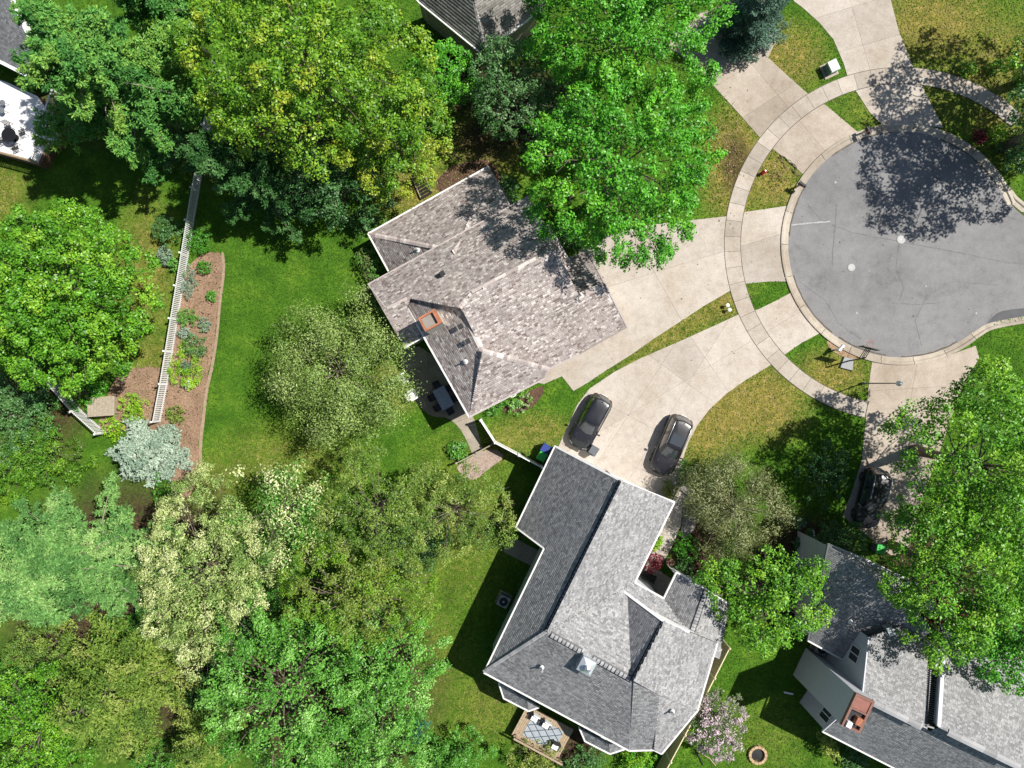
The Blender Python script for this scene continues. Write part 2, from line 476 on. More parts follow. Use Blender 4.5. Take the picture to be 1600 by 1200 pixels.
def slabs(name, pts, cuts, mat, label, z=0.035, gap=0.028):
    """a paved area: dark bed as the parent, every slab between the joints a child"""
    bed = sheet(name, pts, 0.006, M_JOINT, None, label)
    bm = bmesh.new()
    P = poly_px(pts)
    bm.faces.new([bm.verts.new((p.x, p.y, 0)) for p in P])
    for (a, b) in cuts:
        A = G(*a); B = G(*b); d = (B - A); nrm = Vector((-d.y, d.x, 0)).normalized()
        bmesh.ops.bisect_plane(bm, geom=bm.verts[:] + bm.edges[:] + bm.faces[:], plane_co=A, plane_no=nrm, dist=1e-4)
    bm.normal_update()
    for f in bm.faces:
        if f.calc_area() < 0.05: continue
        vs = [v.co.copy() for v in f.verts]
        if f.normal.z < 0: vs.reverse()
        n = len(vs); ins = []
        for i in range(n):
            a, b, c = vs[i - 1], vs[i], vs[(i + 1) % n]
            d1 = (b - a); d2 = (c - b)
            if d1.length < 1e-5 or d2.length < 1e-5: ins.append(b); continue
            n1 = Vector((-d1.y, d1.x, 0)).normalized(); n2 = Vector((-d2.y, d2.x, 0)).normalized()
            m = n1 + n2
            m = m / max(0.4, m.length_squared) * 2 if m.length > .1 else n1
            ins.append(b + m * (gap / 2) * 0.5 * 2 / 2)
        mb = MB()
        top = [(p.x, p.y, z) for p in ins]
        ins2 = [(p.x, p.y, 0.0) for p in vs]
        mid = [((p.x + q.x) / 2, (p.y + q.y) / 2, z - 0.008) for p, q in zip(ins, vs)]
        mb.add(top + mid + [(m_[0], m_[1], 0.0) for m_ in mid],
               [tuple(range(n))] + [(n + i, n + (i + 1) % n, (i + 1) % n, i) for i in range(n)] + [(2 * n + i, 2 * n + (i + 1) % n, n + (i + 1) % n, n + i) for i in range(n)])
        mb.build('slab', mat, bed)
    bm.free()
    return bed
# ------------------------------------------------------------------ road, kerb, pavement
CX, CY = 1408.0, 382.0
def arc_px(r, a0, a1, n):
    return [(CX + r * math.cos(R(a0 + (a1 - a0) * i / n)), CY - r * math.sin(R(a0 + (a1 - a0) * i / n))) for i in range(n + 1)]

ROAD_R = 178.0
flare = smooth_poly([(1521, 519), (1540, 506), (1565, 500), (1600, 494), (1700, 482), (2400, 400)], 2, False)
road = arc_px(ROAD_R, 24, 309.5, 90) + flare + [(2400, 210), (1700, 335), (1610, 345), (1590, 330)]
road_o = sheet('road', road, 0.012, M_ASPH, None, 'grey asphalt cul-de-sac with faded surface')
sheet('tar_patch', smooth_poly([(1541, 509), (1552, 492), (1570, 484), (1620, 480), (1640, 476), (1640, 492), (1600, 495), (1565, 501)], 1), 0.016, M_ASPH2, road_o)
def ribbon(pts, wpx, z, mat, name, parent):
    L = []; Rr = []
    rnd = random.Random(len(pts) * 7 + int(pts[0][0]))
    for i, p in enumerate(pts):
        a = pts[max(i - 1, 0)]; b = pts[min(i + 1, len(pts) - 1)]
        dx, dy = b[0] - a[0], b[1] - a[1]; l = math.hypot(dx, dy) or 1
        ww = wpx * (0.6 + 0.8 * rnd.random())
        L.append((p[0] - dy / l * ww / 2, p[1] + dx / l * ww / 2)); Rr.append((p[0] + dy / l * ww / 2, p[1] - dx / l * ww / 2))
    mb = MB()
    n = len(pts)
    A = [G(*p) for p in L]; B = [G(*p) for p in Rr]
    mb.add([(p.x, p.y, z) for p in A + B], [(i, i + 1, n + i + 1, n + i) if False else (n + i, n + i + 1, i + 1, i) for i in range(n - 1)])
    o = mb.build(name, mat, parent)
    # face up
    me = o.data
    if me.polygons[0].normal.z < 0: me.flip_normals()
    return o
def jitter_line(pts, amp, seed, step=6):
    rnd = random.Random(seed); out = []
    for i in range(len(pts) - 1):
        a, b = pts[i], pts[i + 1]; l = math.hypot(b[0] - a[0], b[1] - a[1]); k = max(1, int(l / step))
        for j in range(k): out.append((a[0] + (b[0] - a[0]) * j / k + rnd.uniform(-amp, amp), a[1] + (b[1] - a[1]) * j / k + rnd.uniform(-amp, amp)))
    out.append(pts[-1])
    return out
M_SEAM = plain('old_seam', (0.135, 0.133, 0.132), 0.8, var=0.3, scale=4)
for i, (pts, w_) in enumerate([
        ([(1330, 363), (1370, 371), (1440, 384), (1500, 395), (1570, 410), (1660, 418)], 1.4),
        ([(1307, 320), (1304, 360), (1301, 395), (1300, 416)], 1.8),
        ([(1390, 474), (1430, 476), (1470, 473)], 1.2),
        ([(1250, 440), (1290, 470), (1310, 505), (1345, 530)], .6), ([(1310, 300), (1350, 290), (1380, 305), (1440, 330)], .6), ([(1440, 540), (1430, 500), (1450, 460), (1490, 440), (1560, 445)], .6),
        ([(1262, 320), (1285, 345), (1330, 363)], .6), ([(1405, 381), (1400, 420), (1412, 450), (1405, 470)], .8),
        ([(1541, 509), (1549, 492), (1560, 482)], 1.0)]):
    ribbon(jitter_line(pts, 0.5, 40 + i), w_, 0.017 + 0.0008 * i, M_SEAM, 'road_seam', road_o)
ribbon(jitter_line([(1234, 352), (1262, 349), (1297, 346)], 0.3, 3), 1.6, 0.0215, M_PAINT, 'painted_line', road_o)
rs = random.Random(5)
for i in range(26):      # small dark spots and pale specks
    a = rs.uniform(100, 320); r_ = rs.uniform(20, 165)
    x, y = CX + r_ * math.cos(R(a)), CY - r_ * math.sin(R(a))
    q = rs.uniform(0.6, 2.0)
    sheet('road_spot', [(x + q * math.cos(k * 1.05) * rs.uniform(.6, 1.3), y + q * math.sin(k * 1.05) * rs.uniform(.6, 1.3)) for k in range(6)], 0.0225 + i * 0.0001, M_TAR if i % 3 else M_PAINT, road_o)

kerb = empty('kerb', G(CX, CY)); tag(kerb, 'pale concrete kerb and gutter ringing the cul-de-sac', kind='structure')
def kerb_seg(inner, outer):
    mb = MB()
    n = len(inner)
    I = [G(*p) for p in inner]; O = [G(*p) for p in outer]
    rows = [(0.0, 0.010), (0.0, 0.024), (0.52, 0.036), (0.62, 0.12), (0.70, 0.135), (0.95, 0.135), (1.0, 0.12), (1.0, 0.0)]
    vs = []
    for i in range(n):
        for (t, z) in rows:
            p = I[i].lerp(O[i], t); vs.append((p.x, p.y, z))
    m = len(rows); fs = []
    for i in range(n - 1):
        for j in range(m - 1):
            fs.append((i * m + j, i * m + j + 1, (i + 1) * m + j + 1, (i + 1) * m + j))
    fs.append(tuple(range(m))); fs.append(tuple(range((n - 1) * m, n * m))[::-1])
    mb.add(vs, fs)
    o = mb.build('kerb_stone', M_KERB, kerb)
    if o.data.polygons[1].normal.z < 0: o.data.flip_normals()
a = 20.0
while a < 309:
    e = min(a + 16.0, 309.5)
    kerb_seg(arc_px(ROAD_R - 1.5, a + 0.12, e - 0.12, 8), arc_px(ROAD_R + 10.5, a + 0.12, e - 0.12, 8))
    a = e
fl = [p for p in flare]
offs = []
for i, p in enumerate(fl):
    q0 = fl[max(i - 1, 0)]; q1 = fl[min(i + 1, len(fl) - 1)]
    dx, dy = q1[0] - q0[0], q1[1] - q0[1]; l = math.hypot(dx, dy)
    offs.append((p[0] - dy / l * 11, p[1] + dx / l * 11))
for s in range(0, len(fl) - 1, 5):
    kerb_seg(fl[s:s + 6], offs[s:s + 6])
tr = [(1568, 302), (1580, 318), (1598, 333), (1640, 342), (1760, 322)]
kerb_seg(tr, [(x + 8, y - 10) for x, y in tr])

for i, (x, y, r_, lab) in enumerate([(1407.5, 374.5, 6.7, 'pale round manhole cover further from the basketball hoop'), (1330, 418, 6.0, 'pale round manhole cover nearest the left kerb of the cul-de-sac')]):
    root = empty('manhole_cover', G(x, y)); tag(root, lab, 'manhole cover', 'manhole covers in the road')
    c = G(x, y, 0.0)
    MB().lathe((c.x, c.y, 0.0), [(r_ / SP, 0.004), (r_ / SP, 0.034), (r_ / SP * .93, 0.040)], 28).build('frame', plain('manhole_frame', (0.27, 0.27, 0.265), 0.6, var=0.2), root)
    MB().lathe((c.x, c.y, 0.0), [(r_ / SP * .86, 0.030), (r_ / SP * .86, 0.046), (r_ / SP * .5, 0.048), (r_ / SP * .48, 0.044), (0.03, 0.044)], 28).build('lid', plain('manhole_lid', (0.31, 0.31, 0.305), 0.55, var=0.25, scale=12), root)

walk = empty('sidewalk', G(CX, CY)); tag(walk, 'curved pale concrete footpath around the cul-de-sac', kind='structure')
a = 47.0; k = 0
rw = random.Random(9)
while a < 258:
    st = rw.choice([5.4, 5.4, 5.0, 5.8])
    e = min(a + st, 258.2)
    ip = arc_px(251.5, a + 0.06, e - 0.06, 3); op = arc_px(276, a + 0.06, e - 0.06, 3)
    P = [G(*p) for p in ip + op[::-1]]
    mb = MB(); mb.prism([(p.x, p.y) for p in P], 0.0, 0.046)
    mb.build('slab', M_WALK, walk)
    a = e; k += 1
bedp = arc_px(250.5, 46.9, 258.3, 60) + arc_px(277, 46.9, 258.3, 60)[::-1]
sheet('joint_bed', bedp, 0.0405, M_JOINT, walk)

# ------------------------------------------------------------------ driveways
d1 = [(800, 590), (850, 575), (900, 500), (915, 440), (905, 400), (935, 372), (1010, 352), (1080, 344), (1134, 338), (1158, 332), (1200, 326), (1234, 321), (1240, 317),
      (1227, 350), (1223, 385), (1227, 420), (1234, 440), (1200, 440), (1160, 444), (1138, 456), (1100, 478), (1062, 503), (1022, 529), (985, 555), (945, 580), (920, 597), (896, 611), (878, 588), (850, 600)]
slabs('driveway', d1, [((868, 415), (1100, 800)), ((948, 352), (1076, 520)) if False else ((1016, 414), (1066, 503)), ((905, 462), (1134, 392)), ((1070, 385), (1080, 414)), ((970, 512), (985, 545))][:3] + [((1155, 250), (1150, 520))], M_CONC,
      'wide pale concrete driveway in front of the brown-roofed house')
d2 = [(866, 712), (884, 672), (902, 632), (921, 607), (960, 581), (1000, 560), (1060, 534), (1120, 507), (1152, 492), (1185, 483), (1212, 470), (1236, 457), (1250, 478), (1266, 500), (1280, 521), (1252, 536), (1226, 554), (1200, 573), (1165, 594), (1135, 615), (1108, 640), (1090, 664), (1076, 690), (1066, 720), (1060, 752), (1046, 792), (1000, 790), (900, 742)]
slabs('driveway', d2, [((955, 635), (1030, 675)), ((1000, 545), (1110, 625)), ((1075, 520), (1140, 615)), ((1095, 580), (1220, 505)), ((935, 720), (1040, 560)), ((985, 745), (1085, 585))], M_CONC,
      'pale concrete driveway with two dark cars in front of the grey house')
d3 = [(1040, 70), (1095, 20), (1150, 0), (1190, -20), (1215, 60), (1200, 90), (1230, 118), (1266, 150), (1292, 166), (1343, 209), (1315, 221), (1290, 240), (1270, 262), (1258, 276), (1232, 252), (1206, 232), (1186, 214), (1160, 184), (1120, 140), (1085, 103)]
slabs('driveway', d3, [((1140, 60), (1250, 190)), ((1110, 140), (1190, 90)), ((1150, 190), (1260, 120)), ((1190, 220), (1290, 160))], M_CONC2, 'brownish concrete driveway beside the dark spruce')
d4 = [(1236, -30), (1385, -30), (1394, 10), (1404, 48), (1430, 114), (1452, 158), (1474, 200), (1440, 196), (1408, 194), (1378, 196), (1358, 175), (1342, 150), (1326, 126), (1318, 100), (1302, 62), (1280, 36), (1256, 14), (1240, 2)]
slabs('driveway', d4, [((1325, -10), (1385, 200)), ((1270, 30), (1400, -10)), ((1300, 85), (1420, 50)), ((1330, 165), (1470, 165))], M_CONC, 'pale concrete driveway at the top of the cul-de-sac in tree shade')
d5 = [(1362, 566), (1400, 570), (1440, 566), (1480, 556), (1524, 540), (1530, 560), (1510, 590), (1490, 640), (1470, 700), (1440, 780), (1420, 860), (1395, 870), (1370, 850), (1316, 806), (1330, 770), (1346, 720), (1352, 660), (1356, 610)]
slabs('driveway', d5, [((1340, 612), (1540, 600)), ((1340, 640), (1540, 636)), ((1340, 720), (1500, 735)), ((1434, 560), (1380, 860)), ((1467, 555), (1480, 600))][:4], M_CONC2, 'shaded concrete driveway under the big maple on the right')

# front walk of the grey house, patio of the brown house, garden path
slabs('front_walk', [(1046, 792), (1062, 760), (1066, 790), (1064, 820), (1052, 850), (1040, 872), (1028, 890), (1050, 905), (1030, 940), (985, 918), (1000, 885), (1016, 850), (1034, 826)],
      [((1010, 850), (1060, 872)), ((1000, 880), (1050, 905)), ((1020, 826), (1070, 850))], M_CONC, 'pale concrete walk along the grey house to its porch')
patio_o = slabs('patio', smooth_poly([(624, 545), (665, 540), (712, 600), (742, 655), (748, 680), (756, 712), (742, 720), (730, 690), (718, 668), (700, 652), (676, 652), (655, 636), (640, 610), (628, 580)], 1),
      [((620, 580), (740, 560)), ((620, 620), (740, 600)), ((660, 530), (690, 660)), ((690, 670), (760, 640)), ((700, 700), (770, 670))], M_PATIO, 'shaded patio behind the brown-roofed house')
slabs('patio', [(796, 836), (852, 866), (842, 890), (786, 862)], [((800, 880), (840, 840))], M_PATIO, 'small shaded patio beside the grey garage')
def rag(pts, it, amp=1.6):
    rr_ = random.Random(len(pts))
    return [(x + rr_.uniform(-amp, amp), y + rr_.uniform(-amp, amp)) for x, y in smooth_poly(pts, it + 1)]
# planting beds
sheet('mulch_bed', rag([(318, 395), (346, 392), (349, 420), (342, 470), (338, 520), (330, 570), (320, 610), (316, 650), (310, 700), (312, 740), (296, 780), (270, 790), (268, 740), (245, 690), (228, 665), (248, 590), (262, 540), (276, 480), (286, 420)], 2), 0.010, M_MULCH, None, 'brown mulch bed along the white picket fence')
sheet('mulch_bed', rag([(160, 640), (180, 590), (196, 575), (250, 572), (262, 590), (250, 650), (240, 668), (200, 670), (150, 680)], 2), 0.014, M_MULCH, None, 'reddish mulch bed around the small wooden shed')
sheet('edging_strip', smooth_poly([(345, 395), (349, 420), (342, 470), (338, 520), (330, 570), (320, 610), (316, 650), (310, 700), (313, 740), (317, 740), (315, 700), (321, 650), (325, 610), (335, 570), (342, 520), (346, 470), (353, 420), (350, 393)], 1), 0.028, plain('edging', (0.30, 0.22, 0.15), 0.9, var=0.2), None, 'narrow edging strip between mulch bed and lawn')
sheet('gravel_patch', smooth_poly([(712, 728), (756, 703), (776, 702), (790, 714), (764, 732), (744, 750), (726, 748), (718, 738)], 1), 0.012, M_GRAVEL, None, 'pinkish gravel patch beside the low fence')
sheet('mulch_bed', smooth_poly([(676, 290), (700, 262), (735, 250), (770, 250), (790, 290), (770, 300), (700, 310)], 1), 0.012, M_BARK, None, 'dark bark bed at the top corner of the brown-roofed house')
sheet('mulch_bed', smooth_poly([(1040, 775), (1062, 745), (1086, 765), (1092, 800), (1082, 835), (1062, 845), (1068, 800), (1060, 770)], 1), 0.014, M_STONE, None, 'curved stone bed beside the grey garage')
sheet('mulch_bed', [(1012, 860), (1044, 790), (1054, 794), (1022, 866)], 0.014, M_MULCH, None, 'narrow brown planting strip under the grey garage eave')
sheet('mulch_bed', smooth_poly([(790, 632), (846, 600), (852, 612), (830, 640), (800, 646), (784, 644)], 1), 0.012, M_BARK, None, 'planting bed below the brown-roofed garage')
sheet('gutter_sand', smooth_poly([(1290, 531), (1302, 534), (1326, 552), (1340, 559), (1336, 563), (1312, 556), (1296, 546)], 1), 0.040, plain('sand', (0.30, 0.20, 0.12), 0.95, var=0.3), kerb)

M_DIRT = mulch_mat('gutter_dirt', (0.06, 0.05, 0.04), (0.12, 0.10, 0.08), (0.17, 0.145, 0.12))
for (a0, a1, rr_) in ((35, 70, 175), (95, 128, 175.4), (150, 176, 175.3), (196, 232, 175), (236, 262, 174.6), (270, 300, 175.2)):
    ribbon(jitter_line(arc_px(rr_, a0, a1, 14), .7, int(a0)), 2.0, 0.0262, M_DIRT, 'gutter_dirt', road_o)
# ------------------------------------------------------------------ houses
class House:
    def __init__(self, name, label, cx, cy, sh, wallmat, trimmat=None, capmat=None, seed=1):
        self.root = empty(name, G(cx, cy)); tag(self.root, label, 'house')
        self.sh = sh; self.wm = wallmat; self.tm = trimmat or M_TRIM; self.cap = capmat or sh
        self.rng = random.Random(seed)
        self.centroid = G(cx, cy)
    def face(self, e0, e1, ze, slope, verts, expo=0.15, wid=(0.22, 0.42), shingles=True, up=None, lift=0.009):
        E0 = G(e0[0], e0[1], ze); E1 = G(e1[0], e1[1], ze)
        u = Vector((E1.x - E0.x, E1.y - E0.y, 0)).normalized()
        n = Vector((-u.y, u.x, 0))
        gs = [Vector(((x - 800) / SP, (600 - y) / SP, 0)) for (x, y) in verts]
        c = sum(gs, Vector()) / len(gs)
        if up is not None:
            c = Vector(((up[0] - 800) / SP, (600 - up[1]) / SP, 0))
        if (c * ((HC - ze) / HC) - Vector((E0.x, E0.y, 0))).dot(n) < 0: n = -n
        D = n.dot(Vector((E0.x, E0.y, 0)))
        P = []
        for g in gs:
            gn = g.dot(n)
            z = (ze + slope * (gn - D)) / (1 + slope * gn / HC)
            P.append(Vector((g.x * (1 - z / HC), g.y * (1 - z / HC), z)))
        if u.cross(n).z < 0: u = -u
        w_ = (n + Vector((0, 0, slope))).normalized()
        nn = u.cross(w_).normalized()
        if nn.z < 0: nn = -nn
        deck = MB()
        dk = [p - nn * 0.012 for p in P]; lo = [p - Vector((0, 0, 0.16)) for p in P]
        m = len(P)
        area = sum(P[i].x * P[(i + 1) % m].y - P[(i + 1) % m].x * P[i].y for i in range(m))
        order = list(range(m)) if area > 0 else list(range(m))[::-1]
        deck.add([dk[i] for i in order] + [lo[i] for i in order], [tuple(range(m)), tuple(range(m, 2 * m))[::-1]] + [(m + i, m + (i + 1) % m, (i + 1) % m, i) for i in range(m)])
        slope_o = deck.build('roof_slope', M_DECK, self.root)
        if shingles:
            st = [((p - E0).dot(u), (p - E0).dot(w_)) for p in P]
            tmin = min(t for s, t in st); tmax = max(t for s, t in st)
            vs = []; fs = []
            t = tmin
            rng = self.rng
            while t < tmax - 0.02:
                tm = min(t + expo * 0.5, tmax - 0.005)
                xs = []
                for i in range(m):
                    (s0, t0), (s1, t1) = st[i], st[(i + 1) % m]
                    if (t0 <= tm) != (t1 <= tm):
                        xs.append(s0 + (s1 - s0) * (tm - t0) / (t1 - t0))
                xs.sort()
                for q in range(0, len(xs) - 1, 2):
                    s = xs[q]; end = xs[q + 1]
                    first = True
                    while s < end - 0.01:
                        wd = rng.uniform(*wid)
                        if first: wd *= rng.uniform(0.3, 1); first = False
                        s2 = min(s + wd, end)
                        if end - s2 < 0.08: s2 = end
                        b = len(vs)
                        lf = lift * rng.uniform(0.7, 1.35)
                        dt = rng.uniform(-0.012, 0.012)
                        g = 0.006
                        t2 = min(t + expo * 1.12, tmax)
                        for (ss, tt, h) in ((s + g, t + dt, -0.01), (s2 - g, t + dt, -0.01), (s + g, t + dt, lf), (s2 - g, t + dt, lf), (s + g, t2, 0.004), (s2 - g, t2, 0.004)):
                            vs.append(E0 + u * ss + w_ * tt + nn * h)
                        fs.append((b, b + 1, b + 3, b + 2)); fs.append((b + 2, b + 3, b + 5, b + 4))
                        s = s2
                t += expo
            me = bpy.data.meshes.new('shingles')
            set_mesh(me, np.array([tuple(v) for v in vs]), np.array(fs))
            o = link('shingles', me, self.sh, slope_o); tag(o, kind='stuff')
        return P
    def caps(self, a, b, width=0.30, raise_=0.03, drop=0.09, step=0.20, name='ridge_cap', mat=None, gap=0.012, base=False):
        a = Vector(a); b = Vector(b); d = b - a; L = d.length; d.normalize()
        s = d.cross(Vector((0, 0, 1))).normalized()
        up = s.cross(d)
        if up.z < 0: up = -up
        mb = MB(); t = 0.0
        rng = self.rng
        while t < L - 0.02:
            t2 = min(t + step, L)
            lf = raise_ * rng.uniform(.85, 1.15)
            A = a + d * (t + gap); B = a + d * (t2 - gap * 0.2)
            h = Vector((0, 0, 1))
            vs = [A + h * lf - s * width / 2 - h * drop, A + h * lf, A + h * lf + s * width / 2 - h * drop,
                  B + h * (lf + .012) - s * width / 2 - h * drop, B + h * (lf + .012), B + h * (lf + .012) + s * width / 2 - h * drop]
            lo = [v - h * (0.02 + raise_) for v in vs]
            mb.add(vs + lo, [(0, 3, 4, 1), (1, 4, 5, 2), (6, 0, 1, 7), (7, 1, 2, 8), (3, 9, 10, 4), (4, 10, 11, 5), (0, 6, 9, 3), (2, 5, 11, 8)])
            t = t2
        o = mb.build(name, mat or self.cap, self.root); tag(o, kind='stuff')
        if base:
            mb = MB()
            h = Vector((0, 0, 1))
            off = [(-width * .78, -drop * 1.4), (0, 0), (width * .78, -drop * 1.4)]
            vs = [a + s * q + h * (r_ + 0.03) for q, r_ in off] + [b + s * q + h * (r_ + 0.03) for q, r_ in off]
            mb.add(vs, [(0, 3, 4, 1), (1, 4, 5, 2)])
            mb.build('ridge_vent', M_BLACK, self.root)
    def walls(self, pts, inside, inset=0.4, z0=0.0, mat=None, trim=True, wall=True, thick=0.11, ends=(True, True), tmat=None, name='wall', gutter=False):
        """pts: roof-edge points in order; builds the fascia along the edge and the wall under it, down to z0"""
        inside = Vector((inside.x, inside.y, 0)) if hasattr(inside, 'x') else G(*inside)
        pts = [Vector(p) for p in pts]
        segs = len(pts) - 1
        q = []
        for i in range(len(pts)):
            a = pts[max(i - 1, 0)]; b = pts[min(i + 1, segs)]
            d = Vector((b.x - a.x, b.y - a.y, 0)).normalized()
            n = Vector((-d.y, d.x, 0))
            if (inside - pts[i]).dot(n) < 0: n = -n
            p = pts[i] + n * inset
            if i == 0 and ends[0]: p = p + d * inset
            if i == segs and ends[1]: p = p - d * inset
            q.append(p)
        if wall:
            mb = MB()
            for i in range(segs):
                A, B = q[i], q[i + 1]
                H_ = max(A.z, B.z) - z0
                n = max(1, int(H_ / 0.2))
                d = Vector((B.x - A.x, B.y - A.y, 0)).normalized(); nr = Vector((-d.y, d.x, 0))
                if (inside - A).dot(nr) > 0: nr = -nr     # outward
                za, zb = A.z - 0.12, B.z - 0.12
                rows = []
                k = 0
                z = z0
                top = max(za, zb)
                while z < top - 0.01:      # lapped boards
                    z2 = min(z + 0.2, top)
                    for (zz, off) in ((z, 0.022), (z2, 0.0)):
                        rows.append((zz, off))
                    z = z2
                vs = []; fs = []
                for (zz, off) in rows:
                    # clip each board to the sloping top
                    ta = 0.0; tb = 1.0
                    if zz > za and zb > za: ta = (zz - za) / (zb - za)
                    if zz > zb and za > zb: tb = (za - zz) / (za - zb)
                    ta = min(max(ta, 0), 1); tb = min(max(tb, 0), 1)
                    pa = A.lerp(B, ta); pb = A.lerp(B, tb)
                    vs += [(pa.x + nr.x * off, pa.y + nr.y * off, zz), (pb.x + nr.x * off, pb.y + nr.y * off, zz)]
                for r_ in range(len(rows) - 1):
                    fs.append((2 * r_, 2 * r_ + 1, 2 * r_ + 3, 2 * r_ + 2))
                mb.add(vs, fs)
            mb.build(name, mat or self.wm, self.root)
        if trim:
            mb = MB()
            for i in range(segs):
                mb.beam(pts[i] + Vector((0, 0, -0.05)), pts[i + 1] + Vector((0, 0, -0.05)), thick, 0.17)
            mb.build('gutter' if gutter else 'fascia', tmat or self.tm, self.root)
    def pipe(self, px, py, z, r=0.06, h=0.45, mat=None, name='vent_pipe'):
        c = G(px, py, z)
        MB().lathe((c.x, c.y, c.z - 0.25), [(r * 3.0, 0), (r * 3.0, 0.06), (r * 1.1, 0.2), (r, 0.25), (r, h + .25), (r * .7, h + .25), (r * .7, h + .1)], 10).build(name, mat or M_WHITE, self.root)
    def boxvent(self, px, py, z, s=0.38, rz=0.0):
        c = G(px, py, z)
        MB().box((c.x, c.y, c.z), (s, s, 0.22), rz, ch=0.12).build('roof_vent', M_BLACK, self.root)
    def window(self, A, B, z0, z1, out, n=2, proud=0.03):
        """window on a wall between ground points A and B"""
        A = Vector(A); B = Vector(B); out = Vector(out).normalized()
        mb = MB(); fr = 0.08
        a0 = A + out * proud; b0 = B + out * proud
        up = Vector((0, 0, 1))
        d = (B - A).normalized()
        for (p, q) in (((a0 + up * z0), (b0 + up * z0)), ((a0 + up * z1), (b0 + up * z1))):
            mb.beam(p - d * fr * .5, q + d * fr * .5, 0.06, fr, up)
        for k in range(n + 1):
            p = a0.lerp(b0, k / n)
            mb.box(p + up * (z0 + z1) / 2, (fr * .9, 0.065, (z1 - z0) - fr), math.atan2(d.y, d.x))
        wo = mb.build('window', M_TRIM, self.root)
        for k in range(n):
            p = a0.lerp(b0, (k + .04) / n); q = a0.lerp(b0, (k + .96) / n)
            p = p - out * 0.015; q = q - out * 0.015
            MB().add([p + up * z0, q + up * z0, q + up * z1, p + up * z1], [(0, 1, 2, 3)]).build('pane', M_SCREEN, wo)

d1v = (0.876, -0.482)
# ---------------- the brown-roofed house
HA = House('house', 'two-storey house with a mottled brown shingle roof and orange chimney cap', 770, 460, M_SH_A, M_SIDEW, plain('brown_gutter', (0.20, 0.17, 0.15), 0.5), seed=11)
BW = (0.14, 0.34)
# single-storey wing at the top left
A_nw = HA.face((575, 365), (763, 260), 2.8, 0.42, [(575, 365), (763, 260), (803, 330), (710, 392), (706, 391)], 0.128, BW)
A_hip = HA.face((575, 365), (607, 422), 2.8, 0.32, [(575, 365), (706, 391), (724, 420), (650, 420), (607, 424)], 0.128, BW)
A_ne = HA.face((763, 260), (884, 470), 2.8, 0.42, [(763, 260), (815, 345), (790, 400), (724, 420), (706, 391), (720, 375)], 0.128, BW, up=(706, 391))
# main two-storey block
A_up = HA.face((575, 444), (657, 399), 4.5, 0.45, [(575, 444), (825, 307), (852, 352), (868, 391), (838, 406), (738, 459), (718, 481), (641, 466), (637, 468), (605, 484), (597, 483)], 0.128, BW)
A_r2 = HA.face((632, 545), (661, 529), 4.5, 0.5, [(597, 483), (605, 484), (637, 468), (641, 466), (637, 482), (662, 526), (632, 544)], 0.128, BW)
A_left = HA.face((637, 482), (733, 652), 5.0, 0.26, [(641, 466), (718, 481), (724, 488), (754, 548), (733, 652), (662, 526), (637, 482)], 0.128, BW)
A_end = HA.face((733, 652), (850, 592), 5.0, 0.42, [(733, 652), (754, 548), (858, 577), (850, 592)], 0.128, BW)
A_front = HA.face((858, 577), (905, 553), 4.6, 0.30, [(754, 548), (724, 488), (718, 481), (738, 459), (838, 406), (868, 391), (905, 462), (868, 488), (862, 500), (905, 553), (858, 577)], 0.128, BW, up=(738, 459))
# garage gable on the right
A_g1 = HA.face((980, 511), (905, 553), 3.0, 0.40, [(858, 484), (937, 448), (947, 447), (980, 511), (940, 533), (905, 553), (862, 575)], 0.128, BW)
A_g2 = HA.face((890, 398), (922, 384), 3.0, 0.40, [(858, 484), (937, 448), (947, 447), (916, 388), (880, 408), (836, 440)], 0.128, BW, up=(900, 468))
A_strip = HA.face((868, 384), (893, 428), 3.6, 0.3, [(838, 360), (858, 350), (893, 412), (880, 432), (868, 420)], 0.128, BW, up=(800, 430))
for P in (((706, 391), (575, 365), A_nw[4], A_nw[0]), ((0, 0), (0, 0), A_nw[3], A_hip[2])):
    HA.caps(P[2], P[3], 0.34, 0.03, 0.08, 0.26)
HA.caps(A_nw[4], A_nw[2] + Vector((0, 0, .0)), 0.34, 0.03, 0.08, 0.26)
HA.caps(A_up[9], A_up[8], 0.40, 0.07, 0.05, 0.9, 'ridge_vent')
HA.caps(A_up[5], A_up[4], 0.44, 0.07, 0.05, 0.9, 'ridge_vent')
HA.caps(A_left[2], A_left[3], 0.40, 0.07, 0.06, 0.9, 'ridge_vent')
HA.caps(A_g1[0], A_g1[1], 0.40, 0.07, 0.06, 0.9, 'ridge_vent')
HA.caps(A_left[0], A_left[1], 0.34, 0.03, 0.07, 0.26)
HA.caps(A_up[6], A_up[5], 0.34, 0.03, 0.06, 0.26)
HA.caps(A_left[3], A_left[4], 0.34, 0.03, 0.08, 0.26)
HA.caps(A_end[1], A_end[2], 0.34, 0.03, 0.06, 0.26)
HA.walls([A_nw[1], A_nw[0]], (700, 380), 0.45, tmat=M_TRIM, gutter=True)
HA.walls([A_hip[0], A_hip[4]], (700, 380), 0.45, tmat=M_TRIM, gutter=True)
HA.walls([A_ne[0], A_ne[1]], (700, 380), 0.45)
HA.walls([A_up[1], A_up[0]], (760, 470), 0.35, tmat=HA.sh, thick=0.08)
HA.walls([A_up[0], A_up[9], A_r2[6]], (700, 480), 0.35, tmat=HA.sh, thick=0.08)
HA.walls([A_r2[6], A_r2[5]], (640, 500), 0.35, tmat=M_TRIM, gutter=True, ends=(True, False))
HA.walls([A_left[6], A_left[4]], (760, 520), 0.45, tmat=M_TRIM, gutter=True, ends=(False, True))
HA.walls([A_end[0], A_end[3], A_end[2]], (780, 520), 0.45, tmat=HA.sh)
HA.walls([A_g1[5], A_g1[4], A_g1[3]], (880, 470), 0.40)
